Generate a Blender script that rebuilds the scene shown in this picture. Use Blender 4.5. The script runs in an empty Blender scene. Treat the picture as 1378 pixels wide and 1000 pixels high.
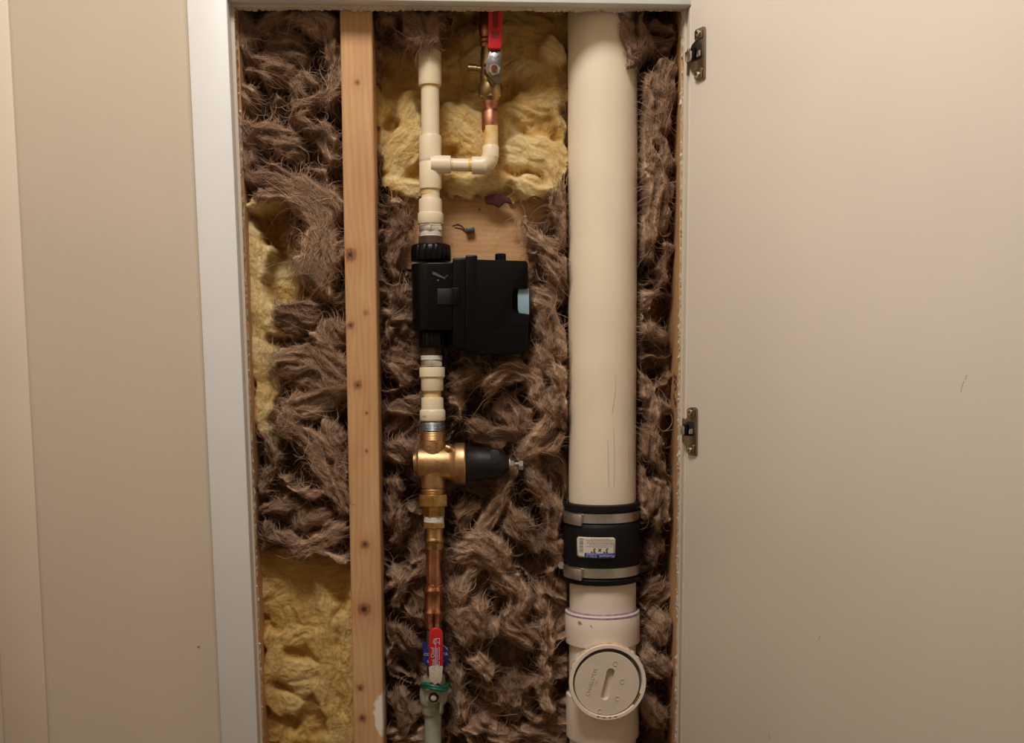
import bpy, bmesh, math, random
import numpy as np
from mathutils import Vector, Matrix

# ------------------------------------------------------------------ camera
random.seed(4); RNG = np.random.default_rng(11)
SC = bpy.context.scene
COL = SC.collection
W, H, F = 1378.0, 1000.0, 1500.0
PPY = 700.0        # the photograph is cropped: its optical centre sits below the middle
CAM = Vector((0.0, -1.315, 1.40))
PITCH, YAW, ROLL = math.radians(7.6), math.radians(2.4), 0.0103
FWD = Vector((math.sin(YAW)*math.cos(PITCH), math.cos(YAW)*math.cos(PITCH), -math.sin(PITCH)))
_r0 = Vector((math.cos(YAW), -math.sin(YAW), 0)); _u0 = _r0.cross(FWD)
RIGHT = (_r0*math.cos(ROLL) - _u0*math.sin(ROLL)).normalized()
UP = (_u0*math.cos(ROLL) + _r0*math.sin(ROLL)).normalized()
cam = bpy.data.cameras.new('camera'); cam.sensor_width = 36; cam.lens = 36*F/W; cam.shift_y = (PPY-H/2)/W
cam.clip_start = 0.02
co = bpy.data.objects.new('camera', cam); COL.objects.link(co)
m = Matrix((( RIGHT.x, UP.x, -FWD.x, CAM.x), (RIGHT.y, UP.y, -FWD.y, CAM.y), (RIGHT.z, UP.z, -FWD.z, CAM.z), (0, 0, 0, 1)))
co.matrix_world = m
SC.camera = co

# ------------------------------------------------------------------ light
wd = bpy.data.worlds.new('world'); SC.world = wd; wd.use_nodes = True
wd.node_tree.nodes['Background'].inputs[0].default_value = (1, .86, .70, 1)
wd.node_tree.nodes['Background'].inputs[1].default_value = 0.02
la = bpy.data.lights.new('ceiling_lamp_light', 'AREA'); la.shape = 'DISK'; la.size = 0.42
la.energy = 14.3; la.color = (1.0, 0.965, 0.92)
lo = bpy.data.objects.new('ceiling_lamp_light', la); COL.objects.link(lo)
lo.location = (-0.15, -0.71, 2.495); lo.rotation_euler = (0, 0, 0)
vs = SC.view_settings
vs.view_transform = 'Standard'; vs.look = 'None'; vs.gamma = 1; vs.use_curve_mapping = False
vs.exposure = 0.0

# ------------------------------------------------------------------ helpers
def ray(px, py):
    return FWD + RIGHT*((px-W/2)/F) + UP*((PPY-py)/F)
def P(px, py, Y):
    d = ray(px, py); return CAM + d*((Y-CAM.y)/d.y)
def mpp(p):
    return (p-CAM).dot(FWD)/F
def tag(o, label=None, cat=None, group=None, kind=None):
    if label: o['label'] = label
    if cat: o['category'] = cat
    if group: o['group'] = group
    if kind: o['kind'] = kind
    return o
def empty(name, loc, label, cat, group=None):
    o = bpy.data.objects.new(name, None); COL.objects.link(o); o.location = loc
    o.empty_display_size = .01
    bpy.context.view_layer.update()
    return tag(o, label, cat, group)
def link(name, me, mat=None, parent=None, smooth=35):
    o = bpy.data.objects.new(name, me); COL.objects.link(o)
    if mat is not None:
        for mm in (mat if isinstance(mat, (list, tuple)) else [mat]): me.materials.append(mm)
    if smooth:
        me.polygons.foreach_set('use_smooth', [True]*len(me.polygons))
        me.set_sharp_from_angle(angle=math.radians(smooth))
    if parent is not None:
        o.parent = parent
        o.matrix_parent_inverse = parent.matrix_world.inverted() if parent.parent is None else (parent.parent.matrix_world @ parent.matrix_parent_inverse @ parent.matrix_basis).inverted()
    return o

class MB:
    def __init__(s): s.v = []; s.f = []; s.mi = []
    def add(s, vs, fs, mi=0):
        n = len(s.v); s.v += [tuple(x) for x in vs]; s.f += [tuple(i+n for i in f) for f in fs]; s.mi += [mi]*len(fs)
    def rings(s, cs, rs, axis='z', seg=40, rot=0.0, caps=True, mi=0):
        vs = []; fs = []
        for c, r in zip(cs, rs):
            for k in range(seg):
                a = rot + 2*math.pi*k/seg
                if axis == 'z': vs.append((c[0]+r*math.cos(a), c[1]+r*math.sin(a), c[2]))
                elif axis == 'x': vs.append((c[0], c[1]+r*math.cos(a), c[2]+r*math.sin(a)))
                else: vs.append((c[0]+r*math.cos(a), c[1], c[2]+r*math.sin(a)))
        n = len(cs)
        for i in range(n-1):
            for k in range(seg):
                k2 = (k+1) % seg
                fs.append((i*seg+k, i*seg+k2, (i+1)*seg+k2, (i+1)*seg+k))
        if caps:
            fs.append(tuple(range(seg))[::-1]); fs.append(tuple((n-1)*seg+k for k in range(seg)))
        s.add(vs, fs, mi); return s
    def prof(s, Y, prof, axis='z', seg=40, rot=0.0, caps=True, mi=0):
        """profile rows (px, py, half width in px) on the plane Y"""
        cs = []; rs = []
        for px, py, hw in prof:
            c = P(px, py, Y); cs.append(c); rs.append(hw*mpp(c))
        return s.rings(cs, rs, axis, seg, rot, caps, mi)
    def tube(s, pts, r, seg=10, caps=True, mi=0):
        pts = [Vector(p) for p in pts]; n = len(pts)
        rr = r if isinstance(r, (list, tuple)) else [r]*n
        vs = []; fs = []; up = Vector((0.13, 0.21, 1)).normalized()
        for i, p in enumerate(pts):
            t = (pts[min(i+1, n-1)]-pts[max(i-1, 0)]).normalized()
            u = t.cross(up)
            if u.length < 1e-4: u = t.cross(Vector((1, 0, 0)))
            u.normalize(); w = t.cross(u)
            for k in range(seg):
                a = 2*math.pi*k/seg; vs.append(p+(u*math.cos(a)+w*math.sin(a))*rr[i])
        for i in range(n-1):
            for k in range(seg):
                k2 = (k+1) % seg; fs.append((i*seg+k, i*seg+k2, (i+1)*seg+k2, (i+1)*seg+k))
        if caps:
            fs.append(tuple(range(seg))[::-1]); fs.append(tuple((n-1)*seg+k for k in range(seg)))
        s.add(vs, fs, mi); return s
    def prism(s, front, back, mi=0):
        n = len(front); vs = list(front)+list(back); fs = [tuple(range(n)), tuple(range(2*n-1, n-1, -1))]
        for k in range(n):
            k2 = (k+1) % n; fs.append((k, k+n, k2+n, k2))
        s.add(vs, fs, mi); return s
    def mesh(s, name, bevel=0, segs=2, angle=30):
        me = bpy.data.meshes.new(name); me.from_pydata(s.v, [], s.f)
        me.polygons.foreach_set('material_index', s.mi)
        bm = bmesh.new(); bm.from_mesh(me)
        bmesh.ops.recalc_face_normals(bm, faces=bm.faces)
        if bevel:
            es = [e for e in bm.edges if len(e.link_faces) == 2 and e.calc_face_angle(0) > math.radians(angle)]
            bmesh.ops.bevel(bm, geom=es, offset=bevel, segments=segs, profile=.5, affect='EDGES', clamp_overlap=True)
        bm.to_mesh(me); bm.free(); return me
    def build(s, name, mat, parent=None, bevel=0, segs=2, smooth=35, angle=30):
        return link(name, s.mesh(name, bevel, segs, angle), mat, parent, smooth)

def pxprism(pts, Yf, Yb):
    fr = [P(x, y, Yf) for x, y in pts]
    bk = [(p.x, Yb, p.z) for p in fr]
    return fr, bk
def rrect(x0, y0, x1, y1, r, n=4):
    o = []
    for cx, cy, a0 in ((x1-r, y0+r, -90), (x1-r, y1-r, 0), (x0+r, y1-r, 90), (x0+r, y0+r, 180)):
        for k in range(n+1):
            a = math.radians(a0+90*k/n); o.append((cx+r*math.cos(a), cy+r*math.sin(a)))
    return o
def text_obj(name, s, size, mat, parent, place, extrude=0.0, shear=0.0, bold=0.0):
    """lettering; place(x, y, z) -> world, x along the line, y up, z out of the face"""
    cu = bpy.data.curves.new(name, 'FONT'); cu.body = s; cu.size = size; cu.align_x = 'CENTER'; cu.align_y = 'CENTER'
    cu.extrude = extrude; cu.offset = bold; cu.resolution_u = 3; cu.shear = shear
    t = bpy.data.objects.new(name, cu); COL.objects.link(t)
    dg = bpy.context.evaluated_depsgraph_get()
    me = bpy.data.meshes.new_from_object(t.evaluated_get(dg))
    bpy.data.objects.remove(t); bpy.data.curves.remove(cu)
    for v in me.vertices: v.co = Vector(place(v.co.x, v.co.y, v.co.z))
    me.materials.clear()
    return link(name, me, mat, parent, smooth=0)

# ---- numpy noise
def _h(ix, iy, seed):
    n = (ix.astype(np.int64)*374761393 + iy.astype(np.int64)*668265263 + seed*974711) & 0xffffffff
    n = ((n ^ (n >> 13))*1274126177) & 0xffffffff
    return ((n ^ (n >> 16)) & 0xffff)/65535.0*2*np.pi
def pn(x, y, seed=0):
    x0 = np.floor(x); y0 = np.floor(y); fx = x-x0; fy = y-y0
    u = fx*fx*fx*(fx*(fx*6-15)+10); v = fy*fy*fy*(fy*(fy*6-15)+10)
    def g(ax, ay):
        a = _h(x0+ax, y0+ay, seed); return np.cos(a)*(fx-ax)+np.sin(a)*(fy-ay)
    a = g(0, 0)*(1-u)+g(1, 0)*u; b = g(0, 1)*(1-u)+g(1, 1)*u
    return (a*(1-v)+b*v)*1.5
def fbm(x, y, seed=0, o=4):
    s = 0; a = 1; t = 0
    for k in range(o):
        s = s+a*pn(x*2**k, y*2**k, seed+k*17); t += a; a *= .5
    return s/t*1.6

# ------------------------------------------------------------------ materials
def s2l(c):
    return tuple(((v/255)/12.92 if v/255 <= .04045 else ((v/255+.055)/1.055)**2.4) for v in c)
def mat(name, rgb, rough=.5, metal=0.0, noise=0.0, nscale=60, bump=0.0, bscale=200, spec=.5, coat=0, dirt=None):
    m = bpy.data.materials.new(name); m.use_nodes = True; nt = m.node_tree; b = nt.nodes['Principled BSDF']
    c = s2l(rgb)+(1,)
    b.inputs['Base Color'].default_value = c; b.inputs['Roughness'].default_value = rough
    b.inputs['Metallic'].default_value = metal; b.inputs['Specular IOR Level'].default_value = spec
    b.inputs['Coat Weight'].default_value = coat
    tc = nt.nodes.new('ShaderNodeTexCoord')
    if noise or dirt:
        n = nt.nodes.new('ShaderNodeTexNoise'); n.inputs['Scale'].default_value = nscale; n.inputs['Detail'].default_value = 5
        nt.links.new(tc.outputs['Object'], n.inputs['Vector'])
        r = nt.nodes.new('ShaderNodeValToRGB'); r.color_ramp.elements[0].position = .33; r.color_ramp.elements[1].position = .67
        d = s2l(dirt)+(1,) if dirt else tuple(v*(1-noise) for v in c[:3])+(1,)
        r.color_ramp.elements[0].color = d; r.color_ramp.elements[1].color = tuple(min(1, v*(1+noise*.4)) for v in c[:3])+(1,)
        nt.links.new(n.outputs[0], r.inputs[0]); nt.links.new(r.outputs[0], b.inputs['Base Color'])
    if bump:
        n2 = nt.nodes.new('ShaderNodeTexNoise'); n2.inputs['Scale'].default_value = bscale; n2.inputs['Detail'].default_value = 3
        nt.links.new(tc.outputs['Object'], n2.inputs['Vector'])
        bp = nt.nodes.new('ShaderNodeBump'); bp.inputs['Strength'].default_value = bump; bp.inputs['Distance'].default_value = .001
        nt.links.new(n2.outputs[0], bp.inputs['Height']); nt.links.new(bp.outputs[0], b.inputs['Normal'])
    return m
def attr_mat(name, rough=1.0, sheen=0.0, spec=.3, trans=0.0, bump=0.0, bscale=900):
    m = bpy.data.materials.new(name); m.use_nodes = True; nt = m.node_tree; b = nt.nodes['Principled BSDF']
    a = nt.nodes.new('ShaderNodeAttribute'); a.attribute_name = 'tint'
    nt.links.new(a.outputs['Color'], b.inputs['Base Color'])
    b.inputs['Roughness'].default_value = rough; b.inputs['Specular IOR Level'].default_value = spec
    b.inputs['Sheen Weight'].default_value = sheen
    if bump:
        tc = nt.nodes.new('ShaderNodeTexCoord'); n2 = nt.nodes.new('ShaderNodeTexNoise'); n2.inputs['Scale'].default_value = bscale
        nt.links.new(tc.outputs['Object'], n2.inputs['Vector'])
        bp = nt.nodes.new('ShaderNodeBump'); bp.inputs['Strength'].default_value = bump; bp.inputs['Distance'].default_value = .001
        nt.links.new(n2.outputs[0], bp.inputs['Height']); nt.links.new(bp.outputs[0], b.inputs['Normal'])
    if trans:
        t = nt.nodes.new('ShaderNodeBsdfTranslucent'); nt.links.new(a.outputs['Color'], t.inputs[0])
        mx = nt.nodes.new('ShaderNodeMixShader'); mx.inputs[0].default_value = trans
        nt.links.new(b.outputs[0], mx.inputs[1]); nt.links.new(t.outputs[0], mx.inputs[2])
        nt.links.new(mx.outputs[0], nt.nodes['Material Output'].inputs[0])
    return m
M = {}
M['wall'] = mat('wall_paint', (208, 193, 172), .62, noise=.035, nscale=5, bump=.12, bscale=420, spec=.3)
M['trim'] = mat('trim_paint', (226, 224, 220), .42, noise=.02, nscale=25, bump=.05, bscale=300)
M['door'] = mat('door_paint', (221, 211, 196), .45, noise=.03, nscale=6, bump=.05, bscale=500, spec=.4)
M['casing'] = mat('casing_paint', (224, 209, 188), .5, noise=.03, nscale=8, bump=.08, bscale=420, spec=.4)
M['gyp'] = mat('gypsum', (226, 212, 192), .95, noise=.25, nscale=240, bump=.8, bscale=900)
M['ceil'] = mat('ceiling_paint', (232, 224, 210), .8)
M['floorm'] = mat('floor_tile', (140, 120, 98), .5, noise=.2, nscale=8)
M['sheath'] = mat('sheathing', (60, 44, 32), .9, noise=.3, nscale=40)
M['wood'] = attr_mat('wood_grain', .62, spec=.3, bump=.15)
M['wool'] = attr_mat('wool_mat', 1.0, sheen=.05, spec=.1, trans=.12, bump=.5, bscale=1500)
M['fibre'] = attr_mat('fibre_mat', .7, spec=.35, trans=.25)
M['cpvc'] = mat('cream_plastic', (236, 218, 184), .38, noise=.05, nscale=40)
M['cpvc_y'] = mat('cream_plastic_yellowed', (234, 212, 168), .35, noise=.05, nscale=75, dirt=(224, 176, 78))
M['levers'] = mat('lever_steel', (150, 146, 142), .26, 1.0, noise=.2, nscale=150)
M['pvc'] = mat('drain_plastic', (242, 226, 200), .40, noise=.05, nscale=14, bump=.02)
M['pvc2'] = mat('drain_fitting_plastic', (238, 224, 206), .42, noise=.04, nscale=18)
M['putty'] = mat('joint_putty', (214, 186, 146), .8, noise=.3, nscale=120, bump=.5, bscale=500)
M['purple'] = mat('purple_primer', (158, 132, 158), .5, noise=.4, nscale=160)
M['black'] = mat('black_plastic', (4, 4, 6), .34, spec=.22, bump=.04, bscale=1800)
M['black2'] = mat('black_bonnet_plastic', (15, 15, 16), .48, noise=.2, nscale=200)
M['flat'] = mat('lighter_black_plastic', (44, 44, 46), .5)  # lighter black for the flat on the bonnet
M['rubber'] = mat('rubber', (11, 11, 11), .6, spec=.3, bump=.05)
M['bronze'] = mat('bronze', (202, 164, 120), .44, 1.0, noise=.22, nscale=90, bump=.18, bscale=900)
M['brass'] = mat('brass', (196, 160, 102), .28, 1.0, noise=.25, nscale=120)
M['brassold'] = mat('aged_brass', (168, 142, 98), .36, 1.0, noise=.4, nscale=90)
M['copper'] = mat('copper', (204, 146, 116), .20, 1.0, noise=.3, nscale=70)
M['copperold'] = mat('aged_copper', (186, 126, 98), .42, 1.0, noise=.35, nscale=110)
M['steel'] = mat('steel', (222, 220, 216), .28, 1.0, noise=.15, nscale=150)
M['band'] = mat('clamp_steel', (206, 204, 200), .36, 1.0, noise=.12, nscale=200)
M['hinge'] = mat('hinge_nickel', (150, 138, 120), .32, 1.0, noise=.15, nscale=150)
M['dark'] = mat('dark_plastic_and_shade', (20, 18, 16), .6)  # dark plastic; also paints in the shade of the hinge cup opening
M['galv'] = mat('galvanised_thread', (150, 156, 158), .45, .8, noise=.5, nscale=300)
M['ptfe'] = mat('white_tape', (222, 216, 204), .7, noise=.08, nscale=300)
M['browncoup'] = mat('brown_nylon', (92, 74, 60), .35, .4, noise=.2, nscale=200)
M['red'] = mat('red_vinyl', (196, 30, 34), .42, noise=.12, nscale=80)
M['reddark'] = mat('red_vinyl_shaded', (120, 14, 20), .5)  # darker copy of the grip red, shade of slot and imprint painted in
M['paintw'] = mat('overspray_paint', (198, 186, 166), .6, noise=.1, nscale=300)
M['greyp'] = mat('grey_green_paint', (166, 168, 150), .5, noise=.14, nscale=120, bump=.1)
M['greend'] = mat('dark_green_pipe', (70, 78, 66), .55, noise=.3, nscale=160)
M['teal'] = mat('teal_tape', (26, 110, 92), .45, noise=.3, nscale=200)
M['blue'] = mat('blue_tag', (24, 44, 118), .4)
M['white'] = mat('white_print', (224, 224, 224), .6)
M['paper'] = mat('label_paper', (214, 206, 190), .6)
M['ink'] = mat('label_ink', (26, 24, 24), .6)
M['inkg'] = mat('label_fine_print', (140, 130, 124), .6)
M['inkb'] = mat('label_blue', (30, 58, 136), .55)
M['inkl'] = mat('label_light_blue', (196, 204, 220), .6)
M['lens'] = mat('blue_grey_lens', (150, 180, 196), .3)
M['scuff'] = mat('worn_grey_print', (92, 94, 98), .6)
M['stampi'] = mat('lumber_stamp_ink', (84, 46, 30), .8)
M['kraft'] = mat('dark_red_paper', (74, 26, 26), .85, noise=.3, nscale=150)
M['nail'] = mat('dark_staple', (92, 90, 88), .5, .6)
M['rust'] = mat('rusty_sealant', (150, 82, 48), .8, noise=.4, nscale=300)
M['grime'] = mat('grey_sealant', (112, 110, 96), .7, noise=.5, nscale=260)
M['lamp'] = mat('lamp_opal', (240, 236, 226), .5)

# ------------------------------------------------------------------ the room
def box_mesh(x0, x1, y0, y1, z0, z1):
    b = MB(); b.add([(x0,y0,z0),(x1,y0,z0),(x1,y1,z0),(x0,y1,z0),(x0,y0,z1),(x1,y0,z1),(x1,y1,z1),(x0,y1,z1)],
        [(0,3,2,1),(4,5,6,7),(0,1,5,4),(1,2,6,5),(2,3,7,6),(3,0,4,7)]); return b
XL = P(-70, 500, 0).x; XR = 1.05; YB = -2.3; ZC = 2.55
def struct(o): o['kind'] = 'structure'; return o
def sbox(name, dims, mt, bevel=0): return struct(box_mesh(*dims).build(name, mt, bevel=bevel, smooth=35))
tag(sbox('floor', (XL-.1, XR+.1, YB-.1, .12, -.05, 0), M['floorm']), 'brown tiled floor below the cupboard opening')
tag(sbox('ceiling', (XL-.1, XR+.1, YB-.1, .12, ZC, ZC+.05), M['ceil']), 'off-white ceiling above the open cupboard')
tag(sbox('wall_left', (XL-.1, XL, YB, .0, 0, ZC), M['wall']), 'beige painted side wall meeting the cupboard wall')
tag(sbox('wall_right', (XR, XR+.1, YB, .0, 0, ZC), M['wall']), 'beige painted side wall beyond the open door')
tag(sbox('wall_behind', (XL-.1, XR+.1, YB-.1, YB, 0, ZC), M['wall']), 'beige painted wall opposite the cupboard')
tag(sbox('wall_sheathing', (XL, XR, .122, .16, 0, ZC), M['sheath']), 'dark sheathing at the back of the wall cavity')

# opening edges, in the wall plane
ZT = P(610, 10, 0).z; ZB = 0.76
def edge_l(z):     # cut drywall edge, left side
    a = P(315, 20, 0.0); b = P(352, 980, 0.0); t = (z-a.z)/(b.z-a.z); return a.x+(b.x-a.x)*t
def edge_r(z):
    a = P(921, 20, 0.0); b = P(911, 980, 0.0); t = (z-a.z)/(b.z-a.z); return a.x+(b.x-a.x)*t
def ragged_strip(b, outer, inner, n, horizontal, ragf, T=.0127):
    """wall sheet from outer to a torn inner edge; material 1 on the cut edge"""
    vs = []; fs = []; mi = []
    for i in range(n+1):
        t = i/n; o, p = outer(t), inner(t)
        rg = ragf(t)
        def at(q, y, d):
            return (q[0], y, q[1]+d) if horizontal else (q[0]+d, y, q[1])
        vs += [at(o, 0, 0), at(p, 0, rg[0]), at(p, T*.33, rg[1]), at(p, T*.66, rg[2]), at(p, T, rg[3])]
    for i in range(n):
        a = i*5; c = a+5
        fs.append((a, a+1, c+1, c)); mi.append(0)
        for k in (1, 2, 3): fs.append((a+k, a+k+1, c+k+1, c+k)); mi.append(1)
    nn = len(b.v); b.v += vs; b.f += [tuple(k+nn for k in f) for f in fs]; b.mi += mi
def rag(amp, seed, sgn, n):
    g = np.random.default_rng(seed)
    q = [g.normal(0, 1, n+2) for _ in range(4)]
    lo_ = fbm(np.linspace(0, n/14, n+2), np.full(n+2, .5), seed, 3)
    def f(t):
        i = int(t*n)
        return [sgn*amp*(.25*q[0][i]*.3), sgn*amp*(.6*q[1][i]+lo_[i]), sgn*amp*(.9*q[2][i]+1.6*lo_[i]), sgn*amp*(1.0*q[3][i]+2*lo_[i])]
    return f
b = MB()
N = 420
ragged_strip(b, lambda t: (XL, ZB+(ZT-ZB)*t), lambda t: (edge_l(ZB+(ZT-ZB)*t), ZB+(ZT-ZB)*t), N, False, rag(.0006, 3, 1, N))
ragged_strip(b, lambda t: (XR, ZB+(ZT-ZB)*t), lambda t: (edge_r(ZB+(ZT-ZB)*t), ZB+(ZT-ZB)*t), N, False, rag(.0008, 5, -1, N))
xa, xb = edge_l(ZT), edge_r(ZT)
ragged_strip(b, lambda t: (xa+(xb-xa)*t, ZC), lambda t: (xa+(xb-xa)*t, ZT), 300, True, rag(.0005, 9, -1, 300))
ragged_strip(b, lambda t: (xa+(xb-xa)*t, 0), lambda t: (xa+(xb-xa)*t, ZB), 60, True, rag(.001, 10, 1, 60))
for (q0, q1, z0, z1) in ((XL, xa, ZT, ZC), (xb, XR, ZT, ZC), (XL, edge_l(ZB), 0, ZB), (edge_r(ZB), XR, 0, ZB)):
    b.add([(q0, 0, z0), (q1, 0, z0), (q1, 0, z1), (q0, 0, z1)], [(0, 1, 2, 3)], 0)
me = bpy.data.meshes.new('wall_front'); me.from_pydata(b.v, [], b.f); me.polygons.foreach_set('material_index', b.mi)
wf = struct(link('wall_front', me, [M['wall'], M['gyp']], None, smooth=20))
tag(wf, 'beige drywall with a rough cut opening that exposes the stud cavity')

def board(name, corners, Yf, Yb, mt, label, bevel=.0015):
    fr = [P(x, y, Yf) for x, y in corners]
    bk = [(p.x, Yb, p.z) for p in fr]
    o = MB().prism(fr, bk).build(name, mt, bevel=bevel, segs=2)
    return tag(struct(o), label)
def lerp_line(x0, y0, x1, y1, y): return x0+(x1-x0)*(y-y0)/(y1-y0)
tl = lambda y: (lerp_line(251, 0, 298, 1000, y), y)
tr = lambda y: (lerp_line(305, 0, 347, 1000, y), y)
board('trim_1', [tl(-70), tr(-70), tr(1100), tl(1100)], -.018, -.0002, M['trim'], 'white painted vertical trim board left of the wall opening')
rl = lambda y: (lerp_line(929, 6, 916, 1000, y), y)
a_ = P(*tr(0), -.018); b_ = P(929, 6, -.018)
def top_pt(px, py): return (px, py)
board('trim_2', [(305.5, -60), (989, -52), (989, 7.0), (305.5, -2.5)], -.0178, -.0002, M['trim'], 'white painted trim board across the top of the opening')
board('trim_3', [rl(8), (983, 8), (964, 1090), rl(1090)], -.018, -.0002, M['door'], 'white painted trim board behind the hinged door edge')

board('trim_4', [(-52, -70), (6.5, -70), (70.5, 1100), (11, 1100)], -.005, -.0002, M['casing'], 'beige painted casing board at the far left edge', bevel=.002)
# hanging flakes of torn drywall paper under the top trim
g = np.random.default_rng(5)
xs = np.arange(308, 920, 4.0)
low = 10.5+2.2*fbm(xs/60, xs*0+.3, 3, 4)+2.5*np.exp(-((xs-505)/22)**2)+2*np.exp(-((xs-690)/60)**2)*.6
mbt = MB()
for i in range(len(xs)-1):
    f0 = [P(xs[i], -4, .004), P(xs[i+1], -4, .004), P(xs[i+1], low[i+1], .004), P(xs[i], low[i], .004)]
    mbt.prism(f0, [(p[0], .0075, p[2]) for p in f0])
link('torn_edge', mbt.mesh('torn_edge'), M['gyp'], wf, 0)
dr_ = P(267, 869, -.0004); MB().tube([P(267.5, 857, .0), P(267.2, 864, -.0002), dr_, P(267, 871, .0)], [.0003, .0005, .0014, .0006], 8).build('paint_drip', M['wall'], wf)
# crumbs stuck to the cut edges
mbc = MB()
for i in range(150):
    side = g.random() < .5; z = ZB+(ZT-ZB)*g.random()
    x = edge_l(z)+.0005 if side else edge_r(z)-.0005
    r = g.uniform(.0006, .0018); y = g.uniform(.001, .012)
    c = Vector((x, y, z)); d = [Vector(g.normal(0, 1, 3)).normalized()*r for _ in range(4)]
    mbc.add([c+q for q in d], [(0, 1, 2), (0, 2, 3), (0, 3, 1), (1, 3, 2)])
o = link('gypsum_crumbs', mbc.mesh('gypsum_crumbs'), M['gyp'], wf, 0); o['kind'] = 'stuff'

# ------------------------------------------------------------------ timber
def grain(u, v, seed, knots=(), light=(214, 171, 124), darkc=(186, 138, 94)):
    """u across, v along the grain, metres"""
    du = u.copy()
    for ku, kv, kr, ks in knots:
        d2 = ((u-ku)/(kr*2.2))**2+((v-kv)/(kr*4.5))**2
        du = du+np.sign(u-ku+1e-9)*(-kr*1.1)*np.exp(-d2)
    warp = .004*fbm(u*14, v*3, seed, 3)
    rings = .5+.5*np.sin((du+warp)*2*np.pi/.0075+5*fbm(u*6, v*1.4, seed+3, 2))
    fine = fbm(du*900, v*22, seed+5, 3); mott = fbm(u*30, v*9, seed+9, 3)
    t = np.clip(.45+.26*(rings-.5)+.22*fine+.30*mott, 0, 1)[..., None]
    c = np.array(s2l(darkc))*(1-t)+np.array(s2l(light))*t
    for ku, kv, kr, ks in knots:
        d = np.sqrt(((u-ku)/kr)**2+((v-kv)/(kr*1.05))**2)+.25*fbm(u*300, v*300, seed+11, 2)
        k = (np.clip(1.25-d, 0, 1)*ks)[..., None]
        ring = (np.exp(-((d-1.1)/.28)**2)*.45*ks)[..., None]
        halo = (np.exp(-(d/2.6)**2)*.35*ks)[..., None]
        c = c*(1-halo)+np.array(s2l((160, 96, 52)))*halo
        c = c*(1-ring)+np.array(s2l((120, 66, 36)))*ring
        c = c*(1-k)+np.array(s2l((70, 38, 24)))*k
    return c
def timber(name, faces, back_pts, knots, seed, label, cat, along, extra=None):
    """faces: list of 4 corner quads (Vectors, ordered u0v0,u1v0,u1v1,u0v1) subdivided and grain coloured"""
    V = []; Fs = []; C = []
    for fi, (q, nu, nv) in enumerate(faces):
        uu, vv = np.meshgrid(np.linspace(0, 1, nu+1), np.linspace(0, 1, nv+1))
        q = [np.array(p) for p in q]
        p = (1-uu)[..., None]*(1-vv)[..., None]*q[0]+uu[..., None]*(1-vv)[..., None]*q[1]+uu[..., None]*vv[..., None]*q[2]+(1-uu)[..., None]*vv[..., None]*q[3]
        du = np.linalg.norm(q[1]-q[0]); dv = np.linalg.norm(q[3]-q[0])
        U = uu*du; Vv = vv*dv
        kn = [] 
        for (kf, ku, kv, kr, ks) in knots:
            if kf == fi: kn.append((ku*du, kv*dv, kr, ks))
        c = grain(U+fi*.5, Vv, seed+fi, [(a+fi*.5, b_, r, s) for a, b_, r, s in kn])
        if extra: c = extra(fi, uu, vv, c)
        n = len(V); V += p.reshape(-1, 3).tolist(); C += c.reshape(-1, 3).tolist()
        for j in range(nv):
            for i in range(nu):
                a = n+j*(nu+1)+i; Fs.append((a, a+1, a+nu+2, a+nu+1))
    me = bpy.data.meshes.new(name); me.from_pydata(V, [], Fs)
    at = me.attributes.new('tint', 'FLOAT_COLOR', 'POINT')
    at.data.foreach_set('color', np.c_[np.array(C), np.ones(len(C))].ravel().astype(np.float32))
    bm = bmesh.new(); bm.from_mesh(me); bmesh.ops.remove_doubles(bm, verts=bm.verts, dist=1e-6); bm.to_mesh(me); bm.free()
    o = link(name, me, M['wood'], None, 30)
    return tag(o, label, cat)
YS = .0135; YSB = .1155
def stud(name, fl, fr_, ytop, ybot, knots, seed, label, zt=None, zb=None, side='both', extra=None):
    """front face edges in px on plane YS: fl/fr = (x at y=0, x at y=1000)"""
    ln = lambda e, y: (e[0]+(e[1]-e[0])*y/1000.0, y)
    A = P(*ln(fl, ybot), YS); B = P(*ln(fr_, ybot), YS); Cc = P(*ln(fr_, ytop), YS); D = P(*ln(fl, ytop), YS)
    bk = lambda p: Vector((p.x, YSB, p.z))
    r = .0016
    ch = lambda p, dx, dy: Vector((p.x+dx, p.y+dy, p.z))
    # front face, eased corners, side faces, back
    Al, Bl, Cl, Dl = ch(A, r, 0), ch(B, -r, 0), ch(Cc, -r, 0), ch(D, r, 0)
    Ab, Bb, Cb, Db = ch(A, 0, r), ch(B, 0, r), ch(Cc, 0, r), ch(D, 0, r)
    faces = [([Al, Bl, Cl, Dl], 40, 900), ([Bb, bk(B), bk(Cc), Cb], 24, 500), ([bk(A), Ab, Db, bk(D)], 24, 300),
             ([Bl, Bb, Cb, Cl], 1, 500), ([Ab, Al, Dl, Db], 1, 300), ([bk(B), bk(A), bk(D), bk(Cc)], 1, 4),
             ([Dl, Cl, bk(Cc), bk(D)], 1, 1), ([bk(A), bk(B), Bl, Al], 1, 1)]
    return timber(name, faces, None, knots, seed, label, 'stud', 'z', extra)
def kn(px, py, r, s, fl, fr_, ytop=-40, ybot=1080):
    x0 = fl[0]+(fl[1]-fl[0])*py/1000; x1 = fr_[0]+(fr_[1]-fr_[0])*py/1000
    zt = P(500, ytop, YS).z; zb = P(500, ybot, YS).z; z = P(px, py, YS).z
    return (0, (px-x0)/(x1-x0), (z-zb)/(zt-zb), r, s)
fl, fr_ = (457, 476), (500, 516)
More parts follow.
